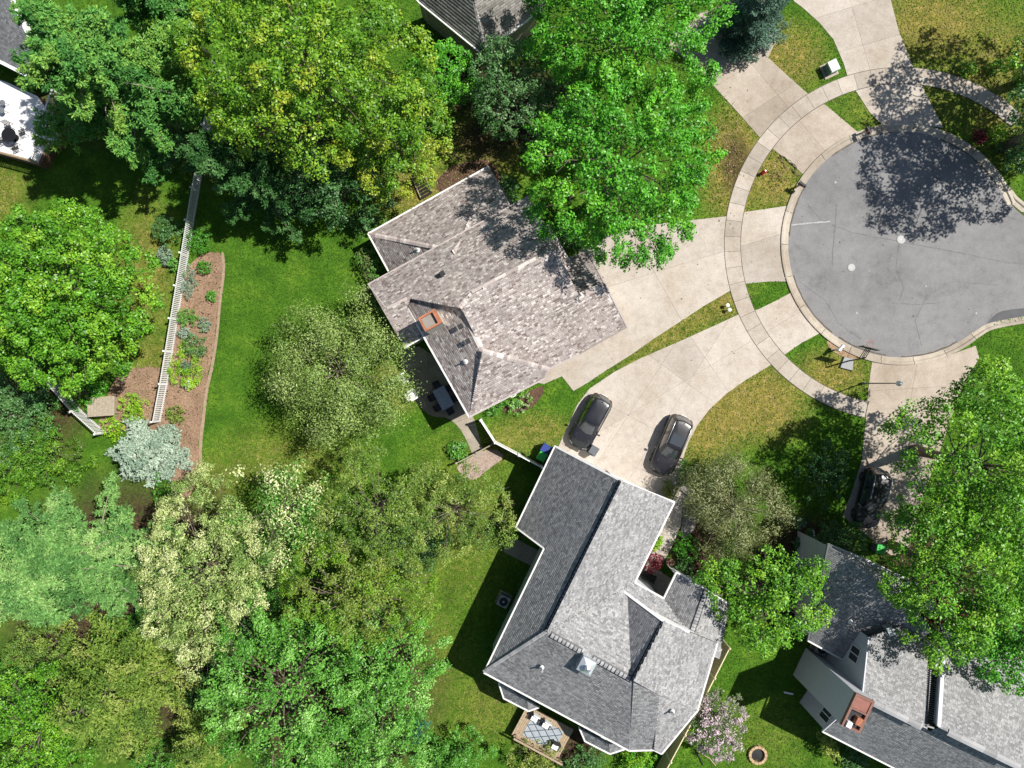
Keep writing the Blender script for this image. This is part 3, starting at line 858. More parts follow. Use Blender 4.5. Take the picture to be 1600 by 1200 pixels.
HA.walls([A_g1[3], A_g1[2], A_g2[3]], (870, 470), 0.40, tmat=HA.sh)
HA.walls([A_front[9], A_front[10]], (800, 480), 0.4, tmat=HA.sh, ends=(False, False))
# garage door on the driveway side
gA = A_g1[3].lerp(A_g2[3], 0.14); gB = A_g1[3].lerp(A_g2[3], 0.86)
dd = (gB - gA); dd.z = 0; dd.normalize(); inn = Vector((dd.y, -dd.x, 0))
if (G(800, 500) - gA).dot(inn) < 0: inn = -inn
gA = gA + inn * 0.36; gB = gB + inn * 0.36
mb = MB()
for r_ in range(4):
    mb.beam(Vector((gA.x, gA.y, 0.28 + r_ * 0.54)), Vector((gB.x, gB.y, 0.28 + r_ * 0.54)), 0.05, 0.52)
mb.build('garage_door', M_TRIM, HA.root)
# chimney
cz0, cz1 = 4.8, 7.6
cc = G(673, 501, cz1); rz = math.atan2(-d1v[1], d1v[0])
chim = MB().box((cc.x, cc.y, (cz0 + cz1) / 2), (1.28, 1.04, cz1 - cz0), rz).build('chimney', M_SIDEW, HA.root)
mb = MB()
for sx, sy, lx, ly in ((0, .46, 1.32, .13), (0, -.46, 1.32, .13), (.52, 0, .28, .79), (-.60, 0, .12, .79)):
    p = Matrix.Rotation(rz, 3, 'Z') @ Vector((sx, sy, 0)); mb.box((cc.x + p.x, cc.y + p.y, cz1 + .17), (lx, ly, .34), rz)
mb.build('cap_frame', M_COPPER, chim)
MB().box((cc.x - .05, cc.y, cz1 + .03), (0.98, .8, .06), rz).build('flue_cover', plain('flue_grey', (0.24, 0.22, 0.19), 0.8), chim)
for (x, y, z) in ((691, 427, 5.95), (719, 510, 6.45), (731, 533, 6.4)):
    HA.boxvent(x, y, z, 0.36, rz)
HA.pipe(652, 390, 3.9, 0.06, 0.45); HA.pipe(727, 565, 6.0, 0.06, 0.45)

# ---------------- the grey house at the bottom
HB = House('house', 'large grey-shingled house with ladder-like ridge vents and white trim', 930, 930, M_SH_B, plain('white_siding', (0.62, 0.63, 0.63), 0.6, var=0.04), M_TRIM, M_CAP_B, seed=23)
BB = (0.13, 0.27)
B_ls = HB.face((867, 697), (806, 824), 3.85, 0.55, [(867, 697), (972, 752), (854, 988), (756, 1051), (850, 857), (806, 824)], 0.125, BB)
zr = B_ls[1].z
B_rs = HB.face((1054, 785), (992, 910), 5.2, 0.42, [(972, 752), (1054, 785), (992, 910), (854, 988)], 0.125, BB)
B_up2 = HB.face((992, 910), (1037, 935), 5.2, 0.29, [(854, 988), (992, 910), (1037, 935), (1068, 978), (1037, 1000), (990, 1064)], 0.125, BB)
B_bot = HB.face((756, 1051), (983, 1173), 5.3, 0.31, [(756, 1051), (854, 988), (990, 1064), (983, 1173)], 0.125, BB)
B_g1 = HB.face((983, 926), (948, 995), 5.5, 0.55, [(971, 921), (1038, 971), (990, 1064)], 0.125, BB, up=(1010, 1010))
B_rt = HB.face((1121, 1005), (1090, 1110), 5.3, 0.40, [(1038, 971), (1121, 1005), (1090, 1110), (1030, 1086), (990, 1064)], 0.125, BB)
B_st = HB.face((983, 1173), (1022, 1172), 5.3, 0.30, [(990, 1064), (1030, 1086), (1022, 1172), (983, 1173)], 0.125, BB)
B_dk = HB.face((1034, 1178), (1090, 1110), 5.3, 0.32, [(1030, 1086), (1090, 1110), (1034, 1178), (1022, 1172)], 0.125, BB)
# porch roof
B_p1 = HB.face((1057, 894), (1037, 935), 4.3, 0.28, [(1057, 894), (1104, 922), (1075, 1005), (1040, 990), (1020, 930), (1037, 935)], 0.125, BB, up=(1090, 950))
B_p2 = HB.face((1134, 946), (1120, 1000), 4.3, 0.28, [(1104, 922), (1140, 944), (1124, 1030), (1075, 1005)], 0.125, BB, up=(1090, 950))
HB.caps(B_ls[1], B_ls[2], 0.31, 0.11, 0.05, 0.30, 'ridge_cap', base=True, gap=0.07)
HB.caps(B_bot[1].lerp(B_bot[2], .04), B_bot[1].lerp(B_bot[2], .40), 0.31, 0.11, 0.05, 0.30, base=True, gap=0.07)
HB.caps(B_bot[1].lerp(B_bot[2], .52), B_bot[1].lerp(B_bot[2], .98), 0.31, 0.11, 0.05, 0.30, base=True, gap=0.07)
HB.caps(B_g1[1], B_g1[2], 0.31, 0.11, 0.05, 0.30, base=True, gap=0.07)
HB.caps(B_bot[1], B_bot[0], 0.30, 0.035, 0.09, 0.20)
HB.caps(B_bot[2], B_bot[3], 0.30, 0.035, 0.09, 0.20)
HB.caps(B_dk[0], B_dk[1], 0.30, 0.035, 0.06, 0.20)
HB.caps(B_p1[2], B_p1[1], 0.30, 0.07, 0.05, 0.24, base=True, gap=0.03)
HB.walls([B_ls[0], B_ls[1], B_rs[1]], (930, 860), 0.28, thick=0.14)
HB.walls([B_ls[0], B_ls[5]], (930, 860), 0.35, gutter=True)
HB.walls([B_ls[5], B_ls[4]], (900, 780), 0.3, ends=(True, False))
HB.walls([B_ls[4], B_ls[3]], (930, 960), 0.4, gutter=True, ends=(False, True))
HB.walls([B_bot[0], B_bot[3]], (900, 1040), 0.4, gutter=True)
HB.walls([B_rs[1], B_rs[2]], (930, 860), 0.4, gutter=True, ends=(True, False))
HB.walls([B_up2[1], B_up2[2]], (930, 1000), 0.3, gutter=True, ends=(False, False))
HB.walls([B_rt[1], B_rt[2]], (1000, 1040), 0.4, gutter=True)
HB.walls([B_st[3], B_st[2], B_dk[2]], (1010, 1090), 0.4, gutter=True)
HB.walls([B_dk[2], B_dk[1]], (1010, 1090), 0.4, gutter=True)
HB.walls([B_p1[0], B_p1[5]], (1090, 950), 0.3, wall=False, gutter=True)
HB.walls([B_p1[0], B_p1[1], B_p2[1]], (1090, 960), 0.3)
# the white front gable
g0, g1_ = B_g1[0], B_g1[1]
g2 = B_rt[1]
mb = MB()
mb.beam(g0, g1_ + Vector((0, 0, .02)), 0.16, 0.26); mb.beam(g1_, g1_.lerp(g2, .45), 0.14, 0.22)
mb.build('rake_board', M_WHITE, HB.root)
mb = MB()
pf = g1_.lerp(g2, .62)
off = Vector((-0.02, -0.10, 0))
mb.add([g0 + off + Vector((0, 0, -.1)), Vector((g0.x, g0.y, 4.0)) + off, Vector((pf.x, pf.y, 4.0)) + off, pf + off + Vector((0, 0, -.1)), g1_ + off + Vector((0, 0, -.1))], [(0, 1, 2, 3, 4)])
mb.build('gable_wall', M_WHITE, HB.root)
# garage doors
p0, p1_ = B_ls[0], B_rs[1]
base0 = Vector((p0.x, p0.y, 0)); base1 = Vector((p1_.x, p1_.y, 0)); d = (base1 - base0).normalized(); nin = Vector((d.y, -d.x, 0))
if (G(930, 860) - base0).dot(nin) < 0: nin = -nin
for (t0, t1) in ((0.10, 0.45), (0.52, 0.87)):
    a = base0.lerp(base1, t0) + nin * 0.24; b = base0.lerp(base1, t1) + nin * 0.24
    mb = MB()
    for r_ in range(4): mb.beam(a + Vector((0, 0, .28 + r_ * .54)), b + Vector((0, 0, .28 + r_ * .54)), 0.05, 0.52)
    mb.build('garage_door', M_TRIM, HB.root)
# low bay roofs on the garden side
for i, q in enumerate([[(778, 1066), (787, 1091), (826, 1111), (824, 1093)], [(826, 1111), (843, 1105), (824, 1093), (824, 1093)], [(905, 1140), (914, 1158), (953, 1178), (952, 1160)], [(953, 1178), (976, 1171), (952, 1160), (952, 1160)]]):
    pass
for k, (e0, e1, vs) in enumerate([((787, 1091), (826, 1111), [(779, 1066), (787, 1091), (826, 1111), (823, 1092)]), ((826, 1111), (843, 1105), [(826, 1111), (843, 1105), (823, 1092)]),
                                 ((914, 1158), (953, 1178), [(905, 1137), (914, 1158), (953, 1178), (951, 1160)]), ((953, 1178), (978, 1170), [(953, 1178), (978, 1170), (951, 1160)])]):
    Pb = HB.face(e0, e1, 2.9, 0.45, vs, 0.125, BB, up=(850, 1060) if k < 2 else (960, 1110))
    pl = [Pb[1], Pb[2]] if k % 2 == 0 else [Pb[0], Pb[1]]
    HB.walls(pl, (850, 1060) if k < 2 else (960, 1110), 0.25, gutter=True)
    if k % 2 == 0: HB.walls([Pb[0], Pb[1]], (850, 1060) if k < 2 else (960, 1110), 0.25)
# metal chimney on the ridge
cz = zr + 1.0
c = G(917, 1041, cz)
rzb = math.atan2(-122, 227)
ch = MB().box((c.x, c.y, cz - 1.2), (0.98, 0.98, 2.2), rzb).build('chimney', plain('chimney_steel', (0.62, 0.66, 0.70), 0.35, 0.5, var=0.1), HB.root)
MB().box((c.x, c.y, cz - 0.07), (1.06, 1.06, 0.12), rzb).build('cap_plate', M_STEEL, ch)
mb = MB(); mb.box((c.x, c.y, cz + .10), (.98, .98, .22), rzb, ch=0.55); mb.build('cap_pyramid', plain('cap_steel', (0.70, 0.74, 0.78), 0.3, 0.5, var=0.1), ch)
MB().lathe((c.x, c.y, cz + .2), [(.13, 0), (.13, .25), (.22, .26), (.22, .34), (.02, .42)], 12).build('flue', M_STEEL, ch)
for (x, y, z) in ((847, 1045, 6.7), (1052, 1114, 6.3)): HB.pipe(x, y, z, 0.055, 0.5)

# ---------------- the house at the bottom right
HCn = House('house', 'grey-sided house with a tall orange-topped chimney in the bottom right corner', 1430, 1060, M_SH_C, M_SIDE, M_TRIM, seed=31)
C_w1 = HCn.face((1262, 1001), (1317, 1031), 2.9, 0.42, [(1262, 1001), (1294, 851), (1427, 946), (1456, 985), (1430, 1012), (1358, 996), (1317, 1031)], 0.13, BB)
C_w1 = C_w1
C_a = HCn.face((1357, 876), (1427, 909), 2.9, 0.40, [(1294, 850), (1357, 876), (1440, 915), (1470, 960), (1427, 946), (1351, 907), (1322, 892)], 0.13, BB, up=(1351, 930))
C_mid = HCn.face((1360, 985), (1478, 1030), 5.2, 0.40, [(1347, 1090), (1357, 996), (1400, 980), (1456, 1008), (1449, 1140), (1440, 1136), (1362, 1097)], 0.13, BB, up=(1400, 1115))
C_ur = HCn.face((1474, 1013), (1600, 1073), 5.6, 0.42, [(1470, 1105), (1474, 1013), (1600, 1073), (1700, 1121), (1680, 1240), (1600, 1202), (1481, 1144), (1466, 1135)], 0.13, BB, up=(1540, 1170))
C_low = HCn.face((1285, 1143), (1405, 1204), 4.6, 0.42, [(1285, 1143), (1318, 1120), (1345, 1090), (1362, 1097), (1440, 1136), (1452, 1143), (1467, 1136), (1481, 1144), (1600, 1202), (1680, 1240), (1650, 1330)], 0.13, BB, up=(1440, 1136))
C_por = HCn.face((1500, 985), (1620, 1040), 3.0, 0.18, [(1468, 975), (1510, 990), (1640, 1050), (1640, 1092), (1600, 1073), (1482, 1016)], 0.13, BB, up=(1560, 1060))
HCn.caps(C_mid[6], C_mid[5], 0.42, 0.07, 0.05, 0.9, 'ridge_vent', M_SH_C)
HCn.caps(C_ur[6], C_ur[5], 0.42, 0.07, 0.05, 0.9, 'ridge_vent', M_SH_C)
HCn.walls([C_w1[1], C_w1[0]], (1340, 940), 0.2, tmat=M_GREYP, thick=0.08)
HCn.walls([C_w1[0], C_w1[6]], (1340, 940), 0.25, gutter=True, ends=(True, False))
HCn.walls([C_a[0], C_a[1], C_a[2]], (1340, 960), 0.3, gutter=True)
HCn.walls([C_mid[1], C_mid[0]], (1420, 1070), 0.12, tmat=M_SIDE, thick=0.08, ends=(False, False))
HCn.walls([C_low[0], C_low[2]], (1420, 1120), 0.15, tmat=M_SIDE, thick=0.08, ends=(True, False))
HCn.walls([C_low[0], C_low[10]], (1440, 1110), 0.4, gutter=True)
HCn.walls([C_ur[1], C_ur[2], C_ur[3]], (1540, 1150), 0.3, tmat=M_SH_C)
# raised step wall between the two roof parts, with a band of dark slats beside it
mb = MB()
s0 = C_ur[1]; s1 = C_ur[7]
t0 = C_mid[3]; t1 = C_mid[4]
mb.add([s0, s1, Vector((s1.x, s1.y, t1.z - .6)), Vector((s0.x, s0.y, t0.z - .6))], [(0, 1, 2, 3), (3, 2, 1, 0)])
mb.beam(s0 + Vector((0, 0, .02)), s1 + Vector((0, 0, .02)), 0.26, 0.16)
mb.build('step_wall', M_SIDE, HCn.root)
dr = C_mid[3].lerp(C_mid[4], .0) ; 
def on(a, b, t, up_): p = a.lerp(b, t); return p + Vector((0, 0, up_))
dm = MB()
q0, q1 = C_mid[3], C_mid[4]
side = (s0 - q0); side.z = 0
zt0, zt1 = s0.z + .05, s1.z + .05
bx = [on(q0, q1, .0, .05), on(q0, q1, .26, .05)]
dm.add([bx[0] + side * .02, bx[1] + side * .02, Vector((s1.lerp(s0, .74).x, s1.lerp(s0, .74).y, s1.lerp(s0, .74).z - .02)) - side * .1, Vector((s0.x, s0.y, s0.z - .02)) - side * .1,
        Vector((bx[0].x, bx[0].y, s0.z - .05)), Vector((bx[1].x, bx[1].y, s1.lerp(s0, .74).z - .05))], [(0, 1, 5, 4), (4, 5, 2, 3)])
dm.build('dormer', M_SIDE, HCn.root)
lv = MB()
for k in range(26):
    a = on(q0, q1, .30 + k * .026, .06) + side * .25; b = on(q0, q1, .30 + (k + .7) * .026, .06) + side * .25
    lv.beam(a + Vector((0, 0, .1)), b + Vector((0, 0, .1)), 0.5, 0.04)
lv.build('dark_band', M_DKMETAL, HCn.root)
# chimney chase
cb = G(1267, 1036, 0); rzc = math.atan2(-38, 75)
zc = 8.0
cw, cd = 1.35, 2.35
ctop = G(1338, 1112, zc)
rzc = math.atan2(60, 28)
chm = MB().box((ctop.x, ctop.y, zc / 2), (cd, cw, zc), rzc).build('chimney', M_SIDE, HCn.root)
Mr = Matrix.Rotation(rzc, 3, 'Z')
def cp(x, y, z): p = Mr @ Vector((x, y, 0)); return (ctop.x + p.x, ctop.y + p.y, z)
mb = MB()
for sx, sy, lx, ly in ((0, .60, 2.35, .16), (0, -.60, 2.35, .16), (1.1, 0, .16, 1.04), (-1.1, 0, .16, 1.04), (.15, 0, .12, 1.04)):
    mb.box(cp(sx, sy, zc + .14), (lx, ly, .28), rzc)
mb.build('brick_rim', M_TERRA, chm)
MB().box(cp(.62, 0, zc + .12), (.80, 1.02, .2), rzc).build('cap_plate', plain('red_cap', (0.24, 0.095, 0.07), 0.7, var=.15), chm)
MB().box(cp(-.45, -.2, zc + .25), (.5, .4, .4), rzc).build('flue', M_BRICK, chm)
MB().box(cp(-.48, 0, zc + .03), (1.1, 1.02, .04), rzc).build('black_flue_plate', M_BLACK, chm)  # solid black plate, the dark depth of the flue put into its colour
MB().box(cp(-.9, .3, zc + .26), (.4, .35, .34), rzc).build('vent_cap', M_WHITE, chm)
# windows on the visible walls
def wall_window(house, A, B, t0, t1, z0, z1, inside, inset, n=2):
    A = Vector((A.x, A.y, 0)); B = Vector((B.x, B.y, 0)); d = (B - A).normalized(); nr = Vector((-d.y, d.x, 0))
    if (G(*inside) - A).dot(nr) > 0: nr = -nr
    a = A.lerp(B, t0) - nr * inset; b = A.lerp(B, t1) - nr * inset
    house.window(a, b, z0, z1, nr, n, 0.05)
wall_window(HCn, C_mid[1], C_mid[0], 0.30, 0.58, 3.6, 4.9, (1420, 1070), 0.12)
wall_window(HCn, C_low[0], C_low[2], 0.16, 0.52, 3.0, 4.4, (1420, 1120), 0.15, 3)
HCn.pipe(1331, 973, 4.4, 0.06, 0.5)
c = G(1389, 985, 5.0)
MB().box((c.x, c.y, c.z), (.5, .8, .5), .4, ch=.2).build('roof_vent', M_STEEL, HCn.root)

# ---------------- the house at the top edge
HD = House('house', 'taupe-roofed house corner at the top edge of the picture', 750, 10, M_SH_D, M_SIDET, M_TRIM, seed=41)
D_l = HD.face((655, 4), (748, 80), 3.6, 0.62, [(640, -14), (655, 4), (748, 80), (757, 72), (741, 0), (735, -30)], 0.2, (0.3, 0.5), up=(720, 10))
D_r = HD.face((757, 74), (850, 10), 3.6, 0.55, [(757, 74), (741, 0), (735, -30), (860, -30), (850, 12), (800, 50)], 0.17, (0.26, 0.44), up=(760, -10))
HD.caps(D_l[4], D_l[3], 0.30, 0.04, 0.1, 0.24)
HD.walls([D_l[0], D_l[1], D_l[2]], (745, 10), 0.35)
HD.walls([D_r[0], D_r[5], D_r[4]], (770, -10), 0.35)
# ------------------------------------------------------------------ trees and plants
def foliage(name, C, Nn, T, L, W, col, mat, parent, fold=0.12):
    n = len(C)
    Nn = Nn / np.maximum(np.linalg.norm(Nn, axis=1, keepdims=True), 1e-6)
    T = T - Nn * np.sum(T * Nn, axis=1, keepdims=True)
    T = T / np.maximum(np.linalg.norm(T, axis=1, keepdims=True), 1e-6)
    B = np.cross(Nn, T)
    L = np.broadcast_to(L, (n,))[:, None]; W = np.broadcast_to(W, (n,))[:, None]
    V = np.empty((n, 4, 3), dtype=np.float32)
    V[:, 0] = C - T * L * .5; V[:, 2] = C + T * L * .5
    V[:, 1] = C + B * W * .5 - Nn * W * fold - T * L * .06; V[:, 3] = C - B * W * .5 - Nn * W * fold - T * L * .06
    V[:, :, 2] = np.maximum(V[:, :, 2], 0.03)
    F = np.arange(n * 4, dtype=np.int32).reshape(n, 4)
    me = bpy.data.meshes.new(name)
    set_mesh(me, V.reshape(-1, 3), F)
    cc = np.ones((n, 4, 4), dtype=np.float32)
    cc[:, :, :3] = np.clip(col, 0.002, 0.95)[:, None, :]
    at = me.color_attributes.new('leafcol', 'FLOAT_COLOR', 'POINT')
    at.data.foreach_set('color', cc.ravel())
    return link(name, me, mat, parent)

def unit(v):
    return v / np.maximum(np.linalg.norm(v, axis=-1, keepdims=True), 1e-6)

def lobes(rng, amp):
    ks = np.arange(2, 9); a = rng.normal(0, amp, len(ks)) / np.sqrt(ks); ph = rng.uniform(0, 6.28, len(ks))
    return lambda az: 1 + sum(a[i] * np.cos(ks[i] * az + ph[i]) for i in range(len(ks)))

LEAFTOT = [0]
def shade(rng, pal, clump_t, n):
    """colour of each leaf: a blend of the tree's leaf tones, by spray and by leaf"""
    pal = np.array(pal)
    t = np.clip(clump_t + rng.normal(0, .16, n), 0, 0.999) * (len(pal) - 1)
    i = t.astype(int); f = (t - i)[:, None]
    c = pal[i] * (1 - f) + pal[np.minimum(i + 1, len(pal) - 1)] * f
    return c * 1.18 * rng.uniform(.72, 1.28, (n, 1))

def tree(name, label, px, py, rpx, zmid, height, pal, kind='broad', dens=1.0, leaf=(.26, .17), ry=None, rot=0, amp=.10, zlow=None, seed=0, cat='tree', group=None,
         trunk=True, bark=None, clump=.2, ncl=1.0, inner=.35, mat=None, hole=0.0, crown_name='crown'):
    rng = np.random.default_rng(seed + 1000)
    if kind in ('broad', 'spray'): leaf = (leaf[0] * .69, leaf[1] * .69)
    k = (HC - zmid) / HC / SP
    c0 = G(px, py, zmid)
    Rx = rpx * k; Ry = (ry or rpx) * k
    zl = zlow if zlow is not None else max(0.3, zmid * .42)
    up = height - zmid; dn = zmid - zl
    root = empty(name, (c0.x, c0.y, 0)); tag(root, label, cat, group)
    Rm = (Rx + Ry) / 2
    lob = lobes(rng, amp)
    ca, sa = math.cos(R(rot)), math.sin(R(rot))
    def place(d, f):
        az = np.arctan2(d[:, 1], d[:, 0])
        lo = lob(az)
        x = d[:, 0] * Rx * f * lo; y = d[:, 1] * Ry * f * lo
        z = np.where(d[:, 2] > 0, d[:, 2] * up, d[:, 2] * dn) * f
        return np.stack([c0.x + x * ca - y * sa, c0.y + x * sa + y * ca, zmid + z], 1)
    tips = None
    if kind in ('broad', 'spray'):
        # boughs spaced apart over the crown, each carrying knots of leaves on its sunny side
        rc = max(0.16, Rm * clump)
        cand = unit(rng.normal(0, 1, (2600, 3))); cand = cand[(cand[:, 2] > -.30)]
        cand[: len(cand) // 6, 2] += .8; cand = unit(cand)
        fr = rng.uniform(.74, .87, len(cand))
        pos = place(cand, fr)
        sp = rc * 1.42 / math.sqrt(ncl); chosen = []
        for i in range(len(pos)):
            if chosen:
                dd_ = pos[chosen] - pos[i]
                if np.min(np.sum(dd_ * dd_, 1)) < sp * sp: continue
            chosen.append(i)
            if len(chosen) > 420: break
        d = cand[chosen]; cc = pos[chosen]
        if hole > 0:
            kp = rng.random(len(cc)) > hole; cc = cc[kp]; d = d[kp]
        nc = len(cc); tips = cc
        crs = rc * rng.uniform(.78, 1.22, nc); ct = np.clip(rng.beta(1.5, 1.5, nc), 0, 1)
        ns = 11 if rc > .45 else 8
        ci = np.repeat(np.arange(nc), ns); m_ = len(ci)
        axis = unit(d * np.array([1, 1, .6]) + np.array([0, 0, .55]))
        sd_ = unit(rng.normal(0, .75, (m_, 3)) + axis[ci] * .75)
        if kind == 'spray': sd_ = unit(sd_ + d[ci] * np.array([.9, .9, .0]))
        scn = cc[ci] + sd_ * (crs[ci] * rng.uniform(.45, .95, m_))[:, None]
        srs = crs[ci] * rng.uniform(.34, .52, m_)
        per = np.maximum(5, (6.28 * srs ** 2 / (leaf[0] * leaf[1] * .5) * dens * .29 * (1.15 if kind == 'spray' else 1)).astype(int)); n = int(per.sum())
        si = np.repeat(np.arange(m_), per)
        o = unit(rng.normal(0, 1, (n, 3)) + sd_[si] * .35 + np.array([0, 0, .35])) * (rng.random(n) ** .4)[:, None]
        if kind == 'spray':
            hd = unit(d[ci][si] * np.array([1, 1, .15]) + rng.normal(0, .22, (m_, 3))[si])
            al = np.sum(o * hd, 1, keepdims=True)
            off = (o - al * hd) * .62 + hd * al * 1.75
            off[:, 2] -= np.maximum(al[:, 0], 0) ** 2 * .55
        else:
            off = o * np.array([1, 1, .8])
        C = scn[si] + off * srs[si][:, None]
        Nn = o * .85 + np.array([0, 0, .42]) + rng.normal(0, .36, (n, 3))
        T = rng.normal(0, 1, (n, 3)) + sd_[si] * .6
        col = shade(rng, pal, ct[ci][si] * .8 + .2 * rng.random(m_)[si], n)
        Ls = leaf[0] * rng.uniform(.6, 1.35, n); Ws = leaf[1] * rng.uniform(.65, 1.3, n)
        # sparse inner leaves
        k2 = max(6, int(nc * .5)); d2 = unit(rng.normal(0, 1, (k2, 3)) + np.array([0, 0, .7])); c2 = place(d2, rng.uniform(.40, .74, k2))
        n2 = int(n * .26); s2 = rng.integers(0, k2, n2)
        C = np.concatenate([C, c2[s2] + rng.normal(0, .55, (n2, 3)) * rc]); Nn = np.concatenate([Nn, np.array([0, 0, .8]) + rng.normal(0, .5, (n2, 3))])
        T = np.concatenate([T, rng.normal(0, 1, (n2, 3))]); col = np.concatenate([col, shade(rng, pal, np.full(n2, .35), n2)])
        Ls = np.concatenate([Ls, leaf[0] * rng.uniform(1.0, 1.6, n2)]); Ws = np.concatenate([Ws, leaf[1] * rng.uniform(1.0, 1.6, n2)]); n = len(C)
    elif kind == 'airy':
        rc = max(0.16, Rm * clump)
        nc = int(max(7, ncl * 2.6 * (Rm / rc) ** 2))
        d = unit(rng.normal(0, 1, (nc * 3, 3))); d = d[(d[:, 2] > -.35) | (rng.random(len(d)) < .2)][:nc]
        nc = len(d)
        f = np.where(rng.random(nc) < inner, rng.uniform(.3, .75, nc), rng.uniform(.74, .95, nc))
        cc = place(d, f)
        if hole > 0:
            keep = rng.random(nc) > hole; cc = cc[keep]; d = d[keep]; nc = len(cc)
        tips = cc; ct = np.clip(rng.beta(2, 2, nc), 0, 1); crs = rc * rng.uniform(.7, 1.3, nc)
        per = np.maximum(14, (crs ** 2 * 3.14 * 2.5 / (leaf[0] * leaf[1] * .5) * dens * .40).astype(int)); n = int(per.sum())
        si = np.repeat(np.arange(nc), per)
        o = rng.normal(0, .55, (n, 3)) * np.array([1, 1, .7])
        C = cc[si] + o * crs[si][:, None]
        Nn = np.array([0, 0, .38]) + o * 1.1 + d[si] * .25 + rng.normal(0, .45, (n, 3))
        T = rng.normal(0, 1, (n, 3)) + d[si] * .5
        col = shade(rng, pal, ct[si], n)
        Ls = leaf[0] * rng.uniform(.65, 1.3, n); Ws = leaf[1] * rng.uniform(.7, 1.25, n)
    elif kind == 'conifer':
        # whorls of branches with side twigs, needles along every twig
        bs = []; tips = []
        nl = max(5, int((height - zl) / .55))
        for i in range(nl):
            tz = i / (nl - 1)
            z = zl + (height - zl) * tz
            Lb = Rm * (1.02 - tz) ** .8 * 1.0 + .12
            m = rng.integers(6, 10)
            a0 = rng.uniform(0, 6.28)
            for j in range(m):
                a = a0 + 6.283 * j / m + rng.normal(0, .22)
                bs.append((z + rng.normal(0, .15), a, Lb * rng.uniform(.72, 1.12) * lob(np.array([a]))[0], tz))
        tw_s = []; tw_d = []; tw_l = []; tw_t = []
        for (z, a, Lb, tz) in bs:
            if rng.random() < hole: continue
            da = np.array([math.cos(a), math.sin(a) * Ry / Rx, 0]); sd = np.array([-math.sin(a), math.cos(a), 0])
            ns = max(4, int(Lb / .16)); ctb = rng.beta(2, 2)
            for q in range(ns):
                u = (q + .6) / ns
                if u < .18: continue
                p = np.array([c0.x, c0.y, z]) + da * Lb * u; p[2] += (-.22 * math.sin(u * 2.6) * Lb * .5 + .16 * Lb * u * u)
                for s in (-1, 1):
                    l = min(1.1, .42 * Lb * (1.08 - u) + .2) * rng.uniform(.7, 1.2)
                    dv = da * .75 + sd * s * .8 + np.array([0, 0, .1]) + rng.normal(0, .12, 3)
                    tw_s.append(p); tw_d.append(dv / np.linalg.norm(dv)); tw_l.append(l); tw_t.append(ctb)
            tips.append(np.array([c0.x, c0.y, z]) + da * Lb * .8)
        tips = np.array(tips)
        tw_s = np.array(tw_s); tw_d = np.array(tw_d); tw_l = np.array(tw_l); tw_t = np.array(tw_t)
        per = np.maximum(3, (tw_l / .055 * dens).astype(int)); n = int(per.sum())
        si = np.repeat(np.arange(len(tw_s)), per); u = rng.random(n)
        C = tw_s[si] + tw_d[si] * (u * tw_l[si])[:, None] + rng.normal(0, .05, (n, 3))
        T = tw_d[si] + rng.normal(0, .55, (n, 3)); Nn = np.array([0, 0, .8]) + rng.normal(0, .45, (n, 3))
        col = shade(rng, pal, tw_t[si], n)
        Ls = leaf[0] * rng.uniform(.7, 1.3, n); Ws = leaf[1] * rng.uniform(.7, 1.3, n)
    elif kind == 'pine':
        # long loose limbs ending in soft plates of needle tufts
        nb = int(30 * ncl); tuf = []; tt = []; tips = []
        for i in range(nb):
            a = i * 2.39996 + rng.normal(0, .2); tz = rng.random() ** .8 if i % 4 else rng.uniform(.8, 1.06)
            Lb = Rm * lob(np.array([a]))[0] * (1.0 - .62 * tz) * rng.uniform(.62, 1.08)
            z = zl + (height - zl) * tz * .92
            da = np.array([math.cos(a), math.sin(a) * Ry / Rx, 0]); sd = np.array([-math.sin(a), math.cos(a), 0])
            ctb = rng.beta(2, 2)
            ns = max(6, int(Lb / .30))
            for q in range(ns):
                u = (q + .5) / ns
                if u < .06: continue
                p = np.array([c0.x, c0.y, z]) + da * Lb * u + np.array([0, 0, .18 * Lb * u])
                for r_ in range(5):
                    w_ = (.06 + .26 * math.sin(min(1, u * 1.15) * 2.6)) * Lb * .36
                    tuf.append(p + sd * rng.normal(0, w_ * .75) + da * rng.normal(0, .15) + np.array([0, 0, rng.normal(0, .16)])); tt.append((ctb, a))
            tips.append(np.array([c0.x, c0.y, z]) + da * Lb * .85 + np.array([0, 0, .16 * Lb]))
        tips = np.array(tips); tuf = np.array(tuf); ctt = np.array([q[0] for q in tt]); az = np.array([q[1] for q in tt])
        per = int(24 * dens); n = len(tuf) * per; si = np.repeat(np.arange(len(tuf)), per)
        o = unit(rng.normal(0, 1, (n, 3)) + np.stack([np.cos(az[si]), np.sin(az[si]), np.full(n, .5)], 1) * .7)
        C = tuf[si] + o * (rng.random(n) * .30)[:, None]
        T = o + rng.normal(0, .25, (n, 3)); Nn = np.array([0, 0, .9]) + rng.normal(0, .6, (n, 3))
        col = shade(rng, pal, ctt[si], n)
        Ls = leaf[0] * rng.uniform(.7, 1.3, n); Ws = leaf[1] * rng.uniform(.7, 1.3, n)
    if kind != 'conifer' and kind != 'pine' and False: pass
    LEAFTOT[0] += n
    cr = foliage(crown_name, C, Nn, T, Ls, Ws, col, mat or (M_NEEDLE if kind in ('conifer', 'pine') else M_LEAF), root)
    tag(cr, kind='stuff')
